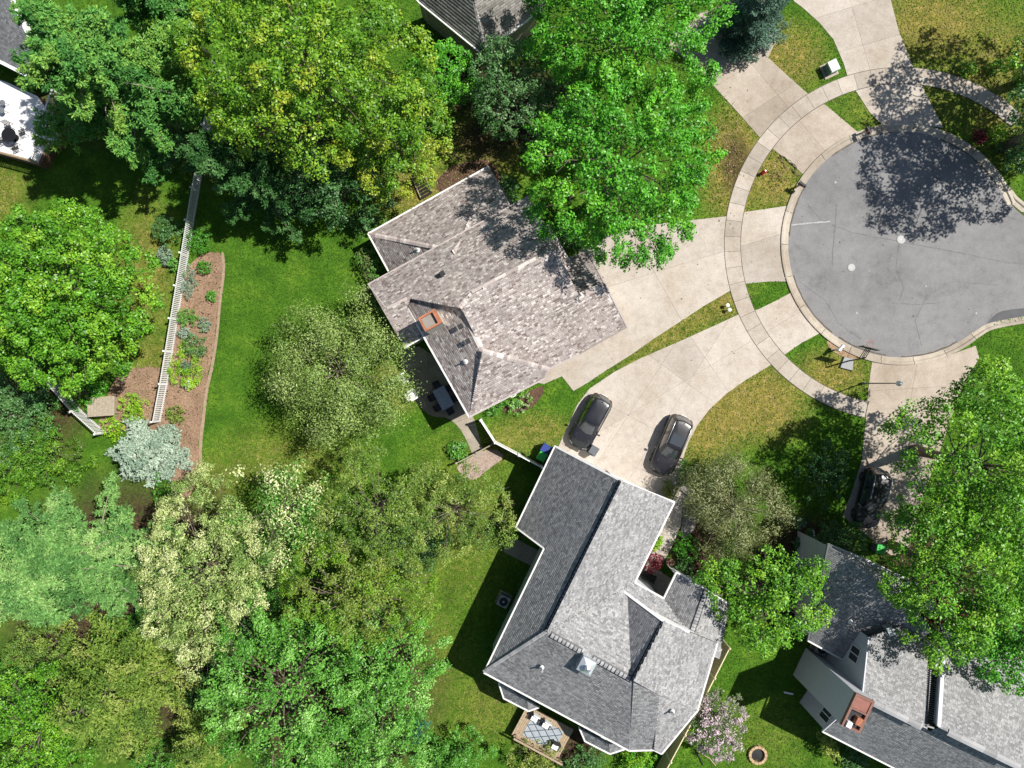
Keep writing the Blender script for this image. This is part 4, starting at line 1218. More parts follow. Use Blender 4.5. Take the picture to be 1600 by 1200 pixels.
    if trunk:
        mb = MB()
        rb = max(.035, Rm * .045 + .02 * height * .25)
        top = zl + (height - zl) * (.55 if kind in ('broad', 'spray', 'airy') else .78)
        sw = rng.normal(0, .02 * height, 2)
        path = [(c0.x, c0.y, -.05), (c0.x + sw[0] * .4, c0.y + sw[1] * .4, top * .4), (c0.x + sw[0], c0.y + sw[1], top)]
        mb.tube(path, [rb * 1.25, rb * .9, rb * .3], 8)
        o = mb.build('trunk', bark or M_WOOD, root)
        if Rm > 1.2:
            bm_ = MB()
            sel = rng.permutation(len(tips))[:min(len(tips), 34 if Rm > 3 else 12)]
            for i in sel:
                tp = tips[i]
                hz = min(top * .97, max(zl * .8, tp[2] - .45 * math.hypot(tp[0] - c0.x, tp[1] - c0.y) - .2)) if kind in ('broad', 'spray', 'airy') else min(top, tp[2] - .6)
                tq = hz / top
                p0 = Vector((c0.x + sw[0] * tq, c0.y + sw[1] * tq, hz)); p2 = Vector(tp)
                p1 = (p0 + p2) / 2 + Vector((rng.normal(0, .12), rng.normal(0, .12), .12 * (p2 - p0).length))
                r0 = min(.075, rb * rng.uniform(.16, .28))
                bm_.tube([p0, p0.lerp(p1, .5) + Vector((0, 0, .05)), p1, p2], [r0, r0 * .75, r0 * .5, r0 * .14], 5, False)
            if kind in ('broad', 'spray') and Rm > 2.5:
                for i in rng.permutation(len(tips))[:16]:
                    tp = Vector(tips[i]); dv = Vector((tp.x - c0.x, tp.y - c0.y, .6)).normalized()
                    for s_ in range(2):
                        e = tp + (dv + Vector(rng.normal(0, .5, 3))) * rc * .9
                        bm_.tube([tp - dv * .5, tp + Vector((0, 0, .15)), e], [.03, .022, .006], 4, False)
            tag(bm_.build('branches', bark or M_WOOD, root), kind='stuff')
    return root

# palettes (linear leaf tones, dark to light)
P_MAPLE = [(.035, .150, .008), (.060, .250, .012), (.090, .330, .018), (.150, .380, .022)]
P_MAPLE2 = [(.045, .150, .008), (.080, .240, .012), (.130, .310, .018), (.200, .360, .022)]
P_YELLOW = [(.045, .145, .008), (.095, .230, .012), (.165, .295, .016), (.310, .345, .030)]
P_DEEP = [(.018, .066, .014), (.032, .105, .022), (.056, .155, .036), (.105, .215, .070)]
P_OLIVE = [(.095, .145, .022), (.180, .235, .036), (.270, .310, .060), (.380, .370, .110)]
P_GREYOL = [(.070, .092, .030), (.122, .150, .048), (.190, .215, .080), (.280, .295, .145)]
P_PINE = [(.035, .130, .024), (.070, .220, .040), (.120, .300, .055), (.200, .340, .050)]
P_BLUPINE = [(.045, .130, .030), (.095, .230, .055), (.160, .320, .082), (.270, .410, .135)]
P_SILVER = [(.130, .200, .145), (.220, .310, .230), (.310, .400, .315), (.420, .500, .410)]
P_CREAM = [(.080, .165, .028), (.190, .290, .065), (.360, .420, .150), (.580, .600, .320)]
P_LIME = [(.120, .290, .010), (.200, .380, .012), (.290, .440, .020)]
P_SPRUCE = [(.025, .060, .042), (.048, .105, .072), (.085, .160, .115), (.140, .240, .170)]
P_RED = [(.080, .006, .010), (.170, .012, .028), (.290, .030, .060)]
P_LILAC = [(.06, .12, .03), (.12, .18, .06), (.36, .28, .31), (.52, .38, .46), (.62, .52, .55)]
P_HEML = [(.048, .105, .014), (.100, .185, .024), (.170, .260, .036), (.285, .335, .085)]
P_CRAB = [(.085, .150, .028), (.150, .240, .048), (.225, .320, .080), (.330, .400, .150)]
P_FRESH = [(.045, .160, .016), (.085, .255, .028), (.145, .345, .050), (.240, .445, .110)]

T = tree
T('pine_tree', 'tall loose pine over the white deck in the top left corner', 178, 128, 176, 8.5, 14.5, P_PINE, 'pine', 1.15, (.24, .09), seed=1, ncl=2.9, bark=M_PALEBARK, zlow=3.5, amp=.16)
T('pine_tree', 'green pine at the top edge between the loose pine and the yellow-green tree', 262, 20, 92, 6.5, 11, P_PINE, 'pine', 1.0, (.24, .09), seed=40, ncl=1.8, amp=.12)
T('pine_tree', 'dark young pine between the picket fence and the big yellow-green tree', 352, 262, 66, 5.5, 10, P_DEEP, 'pine', 1.0, (.22, .085), seed=2, ncl=1.2, amp=.15)
T('maple_tree', 'huge yellow-green tree at the top left of centre', 480, 100, 205, 9.5, 15, P_YELLOW, 'broad', .95, (.27, .18), ry=178, seed=3, amp=.06, clump=.115, hole=.02, ncl=1.1)
T('tree', 'yellow-green lower tree leaning over the grass beside the brown roof', 610, 205, 96, 5.5, 9, P_YELLOW, 'broad', .95, (.24, .16), seed=4, ry=105, amp=.12, clump=.19)
T('pine_tree', 'dark shaded evergreen left of the brown roof, nearest the house', 520, 300, 85, 4.0, 7.0, P_DEEP, 'broad', .8, (.25, .16), seed=5, ry=60, amp=.15, clump=.2, hole=.15)
T('pine_tree', 'dark shaded evergreen in the shadow below the huge yellow-green tree', 410, 290, 85, 4.5, 7.5, P_DEEP, 'pine', 1.0, (.22, .085), seed=6, ncl=1.2, amp=.15)
T('maple_tree', 'dense round green maple at the left edge', 98, 466, 156, 6.5, 11, P_MAPLE2, 'broad', 1.1, (.26, .18), seed=7, amp=.025, clump=.125, ncl=1.3)
T('crabapple_tree', 'round airy olive tree standing alone on the back lawn', 528, 580, 118, 4.2, 7.0, P_CRAB, 'airy', .8, (.17, .075), seed=8, ry=124, amp=.06, clump=.16, ncl=1.25, bark=M_WOOD)
T('spruce_shrub', 'silvery blue spruce beside the end of the picket fence', 222, 712, 92, 1.6, 3.4, P_SILVER, 'conifer', 1.9, (.17, .09), ry=60, seed=9, rot=0, zlow=.25, cat='tree')
T('pine_tree', 'big soft blue-green pine at the lower left', 105, 880, 172, 8.0, 13.5, P_BLUPINE, 'pine', 1.25, (.22, .08), ry=158, seed=10, ncl=3.4, zlow=3.0, amp=.12, bark=M_PALEBARK)
T('hawthorn_tree', 'cream-blossomed tree right of the blue-green pine', 318, 890, 102, 6.0, 10.5, P_CREAM, 'broad', .75, (.22, .10), ry=150, seed=11, amp=.10, clump=.15, hole=.04, rot=0)
T('tree', 'green tree with pale leaves below the back lawn', 440, 800, 84, 5.0, 8.5, P_FRESH[:2] + P_CREAM[2:], 'airy', .7, (.2, .10), seed=12, amp=.14, clump=.2, ry=90, hole=.1)
T('juniper_tree', 'olive feathery tree left of the gravel patch', 590, 800, 100, 5.5, 9.0, P_HEML, 'broad', .62, (.24, .085), seed=13, amp=.15, clump=.16, ry=100, hole=.12)
T('juniper_tree', 'olive feathery tree between the gravel patch and the grey house shadow', 708, 802, 96, 4.5, 7.0, P_HEML, 'broad', .60, (.24, .085), seed=14, amp=.16, clump=.17, ry=82, hole=.16)
T('tree', 'yellow-olive tree in the middle of the lower left woodland', 560, 925, 130, 5.5, 9.0, P_OLIVE[:2] + P_YELLOW[1:3], 'broad', .75, (.22, .11), seed=15, ry=84, amp=.11, clump=.17, hole=.05)
T('tree', 'bright green tree at the bottom of the lower left woodland', 445, 1070, 120, 6.0, 10, P_FRESH, 'spray', .9, (.26, .14), seed=16, ry=150, amp=.12, clump=.18, hole=.08)
T('tree', 'bright green tree with upright sprays beside the lower lawn', 602, 1040, 92, 4.5, 8, P_FRESH, 'spray', .9, (.26, .14), seed=17, ry=100, amp=.13, clump=.2, hole=.1)
T('tree', 'green bush-like tree at the bottom edge left of the deck', 590, 1165, 96, 3.6, 6.0, P_FRESH, 'spray', .7, (.24, .13), seed=18, ry=62, amp=.12, clump=.2)
T('hemlock_tree', 'olive hemlock with drooping branches in the bottom left corner', 165, 1085, 128, 6.0, 10.5, P_HEML, 'conifer', .9, (.24, .075), seed=19, amp=.10, zlow=1.5, hole=.06)
T('hemlock_tree', 'small olive hemlock at the bottom edge beside the bright green tree', 312, 1165, 62, 3.5, 6.5, P_HEML, 'conifer', .95, (.22, .07), seed=20, amp=.06, zlow=.8)
T('tree', 'lime green tree peeking out at the bottom left corner', 60, 1140, 105, 4.0, 6.5, P_MAPLE2, 'broad', .8, (.24, .13), seed=21, amp=.1, clump=.2)
T('maple_tree', 'bright green maple overhanging the brown roof and its driveway', 968, 262, 158, 9.2, 13.5, P_MAPLE, 'spray', 1.0, (.27, .175), seed=22, amp=.10, clump=.135, ncl=.92, inner=.35)
T('maple_tree', 'bright green maple at the top edge above the other maple', 972, 48, 158, 8.0, 13, P_MAPLE, 'spray', 1.0, (.27, .175), ry=128, seed=23, amp=.12, clump=.14, ncl=.92, inner=.35)
T('maple_tree', 'small fresh green tree beside the taupe roof corner', 694, 122, 54, 3.5, 6.0, P_MAPLE, 'broad', .9, (.22, .14), ry=52, seed=24, amp=.12, clump=.22)
T('tree', 'dark glossy tree between the taupe roof and the maples', 792, 140, 68, 4.5, 7.5, P_DEEP[1:] + [(.16, .25, .11)], 'broad', .75, (.22, .14), seed=25, amp=.12, clump=.2, ry=72, hole=.08)
T('spruce_tree', 'dark blue-green spruce at the top edge beside the concrete driveways', 1183, 14, 62, 3.6, 8.0, P_SPRUCE, 'conifer', 1.6, (.17, .08), seed=26, amp=.05, zlow=.6)
T('maple_tree', 'dark leafy tree entering at the right edge above the road', 1704, 165, 128, 8.5, 13.5, P_DEEP, 'broad', .6, (.34, .22), seed=27, amp=.10, clump=.16)
T('maple_tree', 'tree entering at the top right corner', 1740, 45, 150, 8.5, 13.0, P_MAPLE2, 'broad', .6, (.34, .22), seed=28, amp=.10, clump=.16)
T('maple_tree', 'big green maple crown over the shaded driveway, upper part at the right edge', 1545, 722, 156, 8.8, 13.0, P_MAPLE2, 'broad', .95, (.27, .18), ry=155, seed=29, amp=.10, clump=.15, hole=.03)
T('maple_tree', 'big green maple beside the parked car under the trees', 1490, 892, 132, 8.0, 12.5, P_MAPLE2, 'broad', .95, (.27, .18), seed=30, amp=.11, clump=.15, ry=120, hole=.03)
T('maple_tree', 'green maple at the right edge overhanging the grey roof', 1590, 975, 104, 7.0, 11, P_MAPLE, 'broad', .9, (.27, .18), seed=31, amp=.12, clump=.18, ry=98)
T('maple_tree', 'fresh green small maple between the two grey houses', 1198, 932, 98, 4.6, 8.0, P_MAPLE2, 'broad', .9, (.24, .17), seed=32, ry=80, amp=.15, clump=.2, hole=.06)
T('serviceberry_tree', 'greyish olive twiggy tree right of the parked black cars', 1150, 792, 84, 3.0, 5.4, P_GREYOL, 'airy', .85, (.2, .06), seed=33, ry=82, amp=.08, clump=.17, ncl=1.3, bark=M_PALEBARK)
T('lilac_shrub', 'pale pink blossoming lilac beside the tan fence', 1124, 1130, 46, 1.7, 3.2, P_LILAC, 'broad', .9, (.17, .13), ry=54, seed=34, amp=.08, clump=.22, zlow=.3, cat='shrub')
# understorey and shrubs
def shrub(label, px, py, r, h, pal, seed, kind='broad', leaf=(.17, .11), ry=None, dens=.9, rot=0, name='shrub', amp=.12, clump=.3):
    return tree(name, label, px, py, r, h * .5, h, pal, kind, dens, leaf, ry, rot, amp, .05, seed, 'shrub', None, True, None, clump, 1.0, .4)
shrub('yellow-green bush left of the silver spruce', 62, 705, 78, 2.6, P_OLIVE[:1] + P_YELLOW[:3], 50, ry=52, leaf=(.2, .11), clump=.22)
shrub('dark green bush at the left edge below the round maple', 28, 650, 62, 3.0, P_DEEP[1:] + P_MAPLE[:1], 51, leaf=(.2, .13), clump=.24)
shrub('olive bush touching the left edge above the blue-green pine', 5, 735, 50, 2.4, P_YELLOW[:3], 52)
shrub('bright lime ground-hugging bush beside the small wooden shed', 209, 637, 23, 1.1, P_LIME, 53, leaf=(.14, .1))
shrub('green bush behind the small wooden shed', 133, 612, 30, 1.6, P_MAPLE, 54)
shrub('low green bush right of the silver spruce base', 262, 770, 25, .8, P_LIME[:1] + P_MAPLE[:2], 55)
shrub('small lime plant between shed and silver spruce', 176, 668, 18, .7, P_LIME, 56)
shrub('dark green bush against the right side of the picket fence, upper end', 312, 375, 19, 1.3, P_MAPLE[:2] + P_DEEP[2:3], 57, leaf=(.15, .1))
shrub('small round dark plant alone on the mulch', 319, 418, 11, .7, P_MAPLE[:2], 58, leaf=(.13, .09))
shrub('silvery-leaved plant clump leaning on the picket fence', 296, 440, 11, .7, P_SILVER[:2] + P_FRESH[:1], 59, ry=27, leaf=(.14, .08))
shrub('green leafy clump at the middle of the picket fence', 292, 497, 15, .8, P_FRESH[:3], 60, ry=17, leaf=(.15, .09))
shrub('pale silvery plant tuft above the dark bush on the mulch', 290, 521, 12, .6, P_SILVER[:3], 61, ry=9, leaf=(.15, .07))
shrub('small pale tuft on the mulch near the lawn edge', 320, 508, 9, .5, P_SILVER[:2] + P_FRESH[2:3], 62, ry=12, leaf=(.13, .07))
shrub('dark round bush beside the lime groundcover', 305, 541, 18, 1.1, P_DEEP[2:] + P_FRESH[:1], 63, leaf=(.15, .1))
shrub('lime yellow groundcover mound on the mulch bed', 290, 574, 26, .55, P_LIME, 64, ry=34, leaf=(.13, .09))
shrub('dark small conifer growing out of the lime groundcover', 292, 572, 7, .9, P_SPRUCE[1:] + P_FRESH[:1], 65, leaf=(.11, .06))
shrub('pale variegated plant at the lower mulch bed', 296, 600, 12, .5, P_LIME[1:] + P_SILVER[2:3], 66, ry=9)
shrub('small dark plant on the mulch above the silver spruce', 275, 647, 17, .7, P_OLIVE[:2] + P_FRESH[:1], 67, ry=13)
shrub('small plant tuft on the mulch by the lawn edge, upper end', 331, 463, 8, .4, P_FRESH, 68)
shrub('dark bush left of the picket fence near its upper end', 262, 360, 22, 1.6, P_DEEP[1:], 69)
shrub('silvery bush left of the picket fence', 258, 400, 12, .8, P_SILVER[:2] + P_DEEP[2:3], 70, ry=16)
shrub('green perennial against the left side of the picket fence', 272, 413, 10, .7, P_FRESH[:3], 71)
shrub('dark hedge plant along the left wall of the brown-roofed house', 579, 416, 15, 1.9, P_GREYOL[:2] + P_FRESH[1:3], 72, ry=34, rot=28, leaf=(.16, .1))
shrub('bushy plant below the brown roof corner beside the olive tree', 577, 462, 14, 1.4, P_DEEP[2:] + P_GREYOL[2:], 73)
shrub('dark green perennials under the brown garage eave', 776, 634, 26, .7, P_FRESH[:2] + P_DEEP[3:], 74, ry=10, rot=25)
shrub('pale variegated plants around the white pot', 812, 628, 22, .6, P_FRESH[1:] + P_SILVER[1:2], 75, ry=18, rot=30)
shrub('green shrub in front of the grey house porch', 1073, 856, 20, 1.4, P_MAPLE[:3], 76, leaf=(.18, .12))
shrub('small dark shrub beside the terracotta pot', 1068, 884, 15, 1.0, P_DEEP[2:] + P_MAPLE[:1], 77)
shrub('crimson red-leaved shrub under the grey garage eave', 1018, 878, 15, 1.3, P_RED, 78, leaf=(.16, .11), ry=18)
shrub('yellow-green plant strip beside the grey garage wall', 1027, 850, 5, .5, P_LIME, 79, ry=11, rot=-26)
shrub('spiky green grass clump at the garage corner', 1046, 764, 16, .8, P_OLIVE[:3], 80, 'airy', (.24, .05))
shrub('dark green shrub at the foot of the charcoal SUV', 1076, 740, 20, 1.2, P_DEEP[2:] + P_MAPLE[:1], 81)
shrub('dark clipped evergreen beside the shaded driveway end', 1312, 845, 46, 2.4, P_DEEP[:3] + P_HEML[:1], 82, ry=28, rot=-25, leaf=(.15, .1))
shrub('small blue-green plant in the dark bed, upper one', 1250, 817, 9, .6, P_SILVER[:1] + P_FRESH[:1], 83)
shrub('small blue-green plant in the dark bed, lower one', 1248, 849, 9, .6, P_SILVER[:1] + P_FRESH[:1], 84)
shrub('low green plant in tree shade beside the twiggy olive tree', 1232, 798, 10, .6, P_FRESH[:2], 85)
shrub('dark red japanese maple in the shade beside the grey roof', 1478, 962, 42, 2.6, P_RED, 86, ry=34, leaf=(.17, .12), clump=.24)
shrub('red-leaved shrub beside the grey porch roof', 1548, 1008, 20, 2.2, P_RED[:2] + P_OLIVE[:1], 87)
shrub('yellow-green round bush in the upper right lawn, nearer the footpath', 1512, 108, 13, 1.0, P_YELLOW[:3], 88)
shrub('yellow-green round bush in the upper right lawn, further right', 1556, 106, 12, 1.0, P_YELLOW[:3], 89)
shrub('lime bush beside the upper right kerb', 1558, 212, 15, 1.1, P_LIME[:2] + P_YELLOW[:1], 90, ry=17)
shrub('dark red plant beside the upper right kerb', 1530, 214, 11, .8, P_RED[:2], 91)
shrub('dark bush at the right edge below the upper footpath', 1590, 235, 26, 1.8, P_DEEP, 92, ry=40)
shrub('green bush below the grey house right hip', 995, 1190, 30, 1.6, P_LIME[:2] + P_MAPLE[1:3], 93, ry=16)
shrub('olive bushes below the white-railed deck', 830, 1180, 52, 1.5, P_OLIVE[:3], 94, ry=26)
shrub('dark green bush between the deck and the right bay', 910, 1190, 34, 1.5, P_DEEP[1:] + P_FRESH[:1], 95, ry=20)
shrub('green bush at the bottom edge left of the deck bushes', 715, 1175, 48, 2.2, P_FRESH[:3], 96, ry=40, leaf=(.19, .12))
shrub('narrow green shrub between the grey house and the tan fence', 1080, 1133, 8, .9, P_LIME[:2], 97, ry=15, rot=-25)
shrub('tall narrow yellow-green hedge beside the bottom right house', 1293, 1165, 10, 1.8, P_OLIVE[1:3] + P_LIME[:1], 98, ry=26, rot=30)
shrub('leafy perennials beside the low fence post and gravel', 716, 705, 19, .8, P_FRESH[:3] + P_SILVER[:1], 99, ry=15)
shrub('dark shrub in the bark bed at the top corner of the brown roof', 792, 292, 16, 1.3, P_DEEP[1:], 100)
shrub('green shrub hidden between brown roof and maple', 800, 318, 14, 1.2, P_DEEP[2:], 101)
shrub('dark undergrowth bush left of the maples', 832, 205, 30, 1.5, P_DEEP[1:] + P_OLIVE[:1], 102)
shrub('green bush at the top left corner beside the deck', 30, 15, 60, 3.5, P_FRESH[:3] + P_YELLOW[:1], 103, leaf=(.2, .12), clump=.24)
shrub('orange-green shrub right of the deck railing', 100, 185, 20, 1.4, P_YELLOW[:2] + [(.30, .16, .04)], 104, ry=30)
shrub('dark green bush under the loose pine near the picket fence', 262, 230, 40, 2.4, P_DEEP[1:], 105)
shrub('green bush at the bottom edge of the woodland centre', 500, 1195, 50, 2.5, P_FRESH, 106, leaf=(.19, .12))
shrub('green undergrowth between the cream tree and the hemlock', 235, 990, 40, 2.0, P_FRESH[:2], 107)
shrub('teal green young conifer in the woodland beside the lower lawn', 652, 1140, 14, 2.2, [(.02, .12, .06), (.05, .22, .12)], 108, ry=30, rot=-25)

for i, (lab, x, y, r_, h, pl, ry_) in enumerate([
    ('shaded undergrowth bush between the blue-green pine and the hemlock', 75, 1010, 70, 2.6, P_HEML, 40),
    ('green undergrowth bush below the blue-green pine, beside the cream tree', 190, 985, 45, 2.2, P_FRESH[:3], 30),
    ('dark undergrowth bush between the cream tree and the bright green tree', 375, 985, 42, 2.4, P_DEEP[1:] + P_FRESH[:1], 50),
    ('dark undergrowth bush under the olive feathery trees', 648, 850, 60, 2.0, P_DEEP[1:] + P_HEML[:1], 45),
    ('dark undergrowth bush right of the cream tree', 420, 890, 46, 2.6, P_FRESH[:2] + P_DEEP[2:3], 60),
    ('green undergrowth bush below the yellow-olive tree', 520, 985, 55, 2.4, P_FRESH[:2], 30),
    ('green undergrowth bush above the hemlock in the bottom left corner', 20, 1060, 50, 2.6, P_FRESH[:2] + P_OLIVE[:1], 40),
    ('green undergrowth at the bottom edge between the two hemlocks', 245, 1185, 40, 1.8, P_FRESH[:2] + P_HEML[:1], 30),
    ('dark undergrowth bush left of the small bottom hemlock', 330, 1080, 40, 2.0, P_DEEP[1:], 45),
    ('low dark bush in the shade below the huge yellow-green tree', 470, 250, 60, 2.6, P_DEEP, 40),
    ('low dark bush beside the dark evergreen and the back lawn', 570, 345, 30, 1.6, P_DEEP[1:] + P_YELLOW[:1], 24),
    ('green bush between the yellow-green tree and the taupe roof', 655, 165, 40, 2.4, P_MAPLE[:2] + P_DEEP[2:], 45),
    ('dark bush in the gap between the two maples', 870, 160, 40, 2.2, P_DEEP[1:], 35),
    ('shaded bush at the garage corner under the maple', 890, 372, 26, 1.8, P_DEEP[1:] + P_MAPLE[:1], 22),
    ('dark bush in the deep shade beside the shaded driveway', 1288, 742, 42, 1.3, P_DEEP[:3], 50),
    ('dark low plants at the bottom edge beside the tall narrow hedge', 1335, 1185, 26, .9, P_DEEP[1:], 18)]):
    shrub(lab, x, y, r_, h, pl, 200 + i, ry=ry_, leaf=(.19, .11), clump=.22, name='undergrowth_bush')

# ------------------------------------------------------------------ grass blades on the lawns
def inside(px, py, poly):
    c = np.zeros(len(px), bool); n = len(poly); j = n - 1
    for i in range(n):
        xi, yi = poly[i]; xj, yj = poly[j]
        hit = ((yi > py) != (yj > py)) & (px < (xj - xi) * (py - yi) / ((yj - yi) if yj != yi else 1e-9) + xi)
        c ^= hit; j = i
    return c
def build_grass():
    rng = np.random.default_rng(77)
    n = 240000
    px = rng.uniform(-10, 1610, n); py = rng.uniform(-10, 1210, n)
    keep = np.ones(n, bool)
    for poly in PAVED: keep &= ~inside(px, py, poly)
    rr = np.hypot(px - CX, py - CY)
    keep &= ~((rr > 249) & (rr < 279) & ~((px > 1408) & (py > 382)) & (py < 650)) & ~((rr < 191) & (px < 1600))
    for poly in ([(575, 372), (760, 265), (850, 340), (975, 510), (740, 645), (600, 540)], [(867, 697), (1054, 785), (1120, 1000), (1080, 1110), (985, 1160), (770, 1045), (850, 857), (806, 824)]):
        keep &= ~inside(px, py, poly)
    px, py = px[keep], py[keep]
    X = (px - 800) / SP; Y = (600 - py) / SP
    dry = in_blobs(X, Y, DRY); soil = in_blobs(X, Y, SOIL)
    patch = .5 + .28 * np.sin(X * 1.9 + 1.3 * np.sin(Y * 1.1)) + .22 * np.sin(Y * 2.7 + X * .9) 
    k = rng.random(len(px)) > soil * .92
    X, Y, dry, patch = X[k], Y[k], dry[k], patch[k]
    m = len(X)
    C = np.stack([X, Y, rng.uniform(.02, .06, m)], 1)
    T_ = rng.normal(0, 1, (m, 3)); T_[:, 2] = np.abs(T_[:, 2]) * .5
    Nn = np.array([0, 0, 1.0]) + rng.normal(0, .45, (m, 3))
    g = np.array([[.038, .105, .010], [.068, .165, .015], [.118, .220, .025]]); dr = np.array([[.17, .19, .040], [.27, .245, .075], [.38, .33, .14]])
    t = np.clip(rng.beta(2, 2, m) * .75 + patch * .25, 0, .999) * 2; i = t.astype(int); f_ = (t - i)[:, None]
    cg = g[i] * (1 - f_) + g[np.minimum(i + 1, 2)] * f_; cd = dr[i] * (1 - f_) + dr[np.minimum(i + 1, 2)] * f_
    w_ = (rng.random(m) < np.clip(dry * 1.05 * (.55 + .6 * patch), 0, 1))[:, None]
    col = np.where(w_, cd, cg) * rng.uniform(.8, 1.2, (m, 1))
    o = foliage('grass', C, Nn, T_, rng.uniform(.10, .22, m), rng.uniform(.045, .085, m), col, M_GRASS, None)
    tag(o, 'short grass blades over the lawns', 'grass', kind='stuff')
    return m
NG = build_grass()
print('leaf quads', LEAFTOT[0], 'grass quads', NG)

def build_litter():
    rng = np.random.default_rng(99)
    pts = []
    for poly in [PAVED_BY['mulch_bed'][0], PAVED_BY['mulch_bed'][1], PAVED_BY['mulch_bed'][2]]:
        xs = [q[0] for q in poly]; ys = [q[1] for q in poly]
        k = 1500 if (max(xs) - min(xs)) * (max(ys) - min(ys)) > 15000 else 700
        px = rng.uniform(min(xs) - 4, max(xs) + 4, k); py = rng.uniform(min(ys), max(ys), k)
        kp = inside(px, py, poly) | (rng.random(k) < .06); pts.append(np.stack([px[kp], py[kp]], 1))
    pts.append(np.stack([rng.normal(1212, 8, 140), rng.normal(280, 13, 140)], 1)); pts.append(np.stack([rng.normal(1132, 14, 420), rng.normal(240, 42, 420)], 1))
    pts.append(np.stack([rng.uniform(1000, 1220, 30), rng.uniform(340, 600, 30)], 1))
    pts = np.concatenate(pts); m = len(pts)
    C = np.stack([(pts[:, 0] - 800) / SP, (600 - pts[:, 1]) / SP, rng.uniform(.045, .07, m)], 1)
    pal_ = np.array([[.10, .055, .025], [.26, .17, .09], [.42, .32, .20], [.12, .17, .04], [.05, .03, .02]])
    col = pal_[rng.integers(0, 5, m)] * rng.uniform(.7, 1.3, (m, 1))
    o = foliage('leaf_litter', C, np.array([0, 0, 1.]) + rng.normal(0, .35, (m, 3)), rng.normal(0, 1, (m, 3)), rng.uniform(.06, .20, m), rng.uniform(.05, .11, m), col, M_GRASS, None)
    tag(o, 'dry leaves and twigs scattered on beds and verges', 'leaf litter', kind='stuff')
build_litter()
# ------------------------------------------------------------------ fences
def picket_fence(label, pts, h, spacing, group=None):
    a0 = G(*pts[0])
    root = empty('picket_fence', a0); tag(root, label, 'fence', group)
    me = MB().box((0, 0, 0), (0.075, 0.026, h), ch=0.0).mesh('picket')
    me.materials.append(M_WHITE)
    for i in range(len(pts) - 1):
        A = G(*pts[i]); B = G(*pts[i + 1]); d = B - A; L = d.length; rz = math.atan2(d.y, d.x); dn = d.normalized(); nr = Vector((-dn.y, dn.x, 0))
        n = int(L / spacing)
        for k in range(n):
            p = A + d * ((k + .5) / n)
            o = link('picket', me, None, root, False)
            o.location = (p.x - a0.x + nr.x * .04, p.y - a0.y + nr.y * .04, h / 2 + .05); o.rotation_euler = (0, 0, rz)
        for z in (.18, h - .12):
            MB().beam(A + Vector((0, 0, z)), B + Vector((0, 0, z)), .05, .09).build('rail', M_WHITE, root)
        m = max(1, int(L / 2.4))
        for k in range(m + 1):
            p = A + d * (k / m) - nr * .03
            po = MB().box((p.x, p.y, (h + .15) / 2), (.11, .11, h + .15), rz).build('post', M_WHITE, root)
            MB().box((p.x, p.y, h + .18), (.15, .15, .06), rz, ch=.4).build('post_cap', M_WHITE, po)
    return root
picket_fence('long white picket fence running down the mulch bed on the left', [(345, 110), (311, 300), (262, 600), (251, 658)], 1.35, .142)
picket_fence('short white picket fence leading to the silver spruce', [(88, 596), (128, 642), (166, 676)], 1.45, .145)

def panel_fence(name, label, pts, h, mat, capmat, pan=2.3, board=.19, cat='fence', cap=True):
    a0 = G(*pts[0]); root = empty(name, a0); tag(root, label, cat)
    for i in range(len(pts) - 1):
        A = G(*pts[i]); B = G(*pts[i + 1]); d = B - A; L = d.length; rz = math.atan2(d.y, d.x)
        m = max(1, round(L / pan))
        for k in range(m + 1):
            if i and k == 0: continue
            p = A + d * (k / m)
            po = MB().box((p.x, p.y, (h + .12) / 2), (.13, .13, h + .12), rz).build('post', capmat, root)
            MB().box((p.x, p.y, h + .16), (.18, .18, .08), rz, ch=.5).build('post_cap', capmat, po)
        nb = int(L / board)
        me = MB().box((0, 0, 0), (L / nb - .012, .03, h - .14)).mesh('board'); me.materials.append(mat)
        for k in range(nb):
            p = A + d * ((k + .5) / nb)
            o = link('board', me, None, root, False); o.location = (p.x - a0.x, p.y - a0.y, h / 2 + .03); o.rotation_euler = (0, 0, rz)
        for k in range(m):
            a = A + d * (k / m); b = A + d * ((k + 1) / m)
            MB().beam(a + Vector((0, 0, h)), b + Vector((0, 0, h)), .07, .11).build('top_rail', capmat, root)
            MB().beam(a + Vector((0, 0, .1)), b + Vector((0, 0, .1)), .06, .12).build('bottom_rail', capmat, root)
    return root
panel_fence('privacy_fence', 'tan vinyl privacy fence on the right of the large grey house', [(1129, 1000), (1084, 1090), (1040, 1172), (1010, 1230)], 1.75, M_TANW, plain('cream_vinyl', (.66, .56, .36), .5, var=.05))
panel_fence('privacy_fence', 'white privacy fence between the brown-roofed and grey houses', [(752, 655), (774, 689), (846, 727)], 1.75, M_WHITE, M_WHITE)
panel_fence('garden_fence', 'low dark wooden fence beside the gravel patch', [(773, 691), (745, 706), (714, 722)], .95, M_CEDAR, M_OLDWOOD, 1.6)
# short picket fence by the brown house, its pickets and shadow laid as dark slats
g = empty('slatted_fence', G(658, 292)); tag(g, 'dark slatted piece of picket fence beside the top left roof edge', 'steps')
for k in range(8):
    t = k / 7; p = G(652 + 15 * t, 272 + 34 * t); MB().box((p.x, p.y, .12 + .02 * k), (1.0, .16, .05), R(30)).build('slat', M_DKMETAL, g)
for s in (-1, 1):
    a = G(652 + s * 8.6, 272 + s * -5); b = G(667 + s * 8.6, 306 + s * -5)
    MB().beam(a + Vector((0, 0, .1)), b + Vector((0, 0, .2)), .08, .16).build('side_rail', M_OLDWOOD, g)

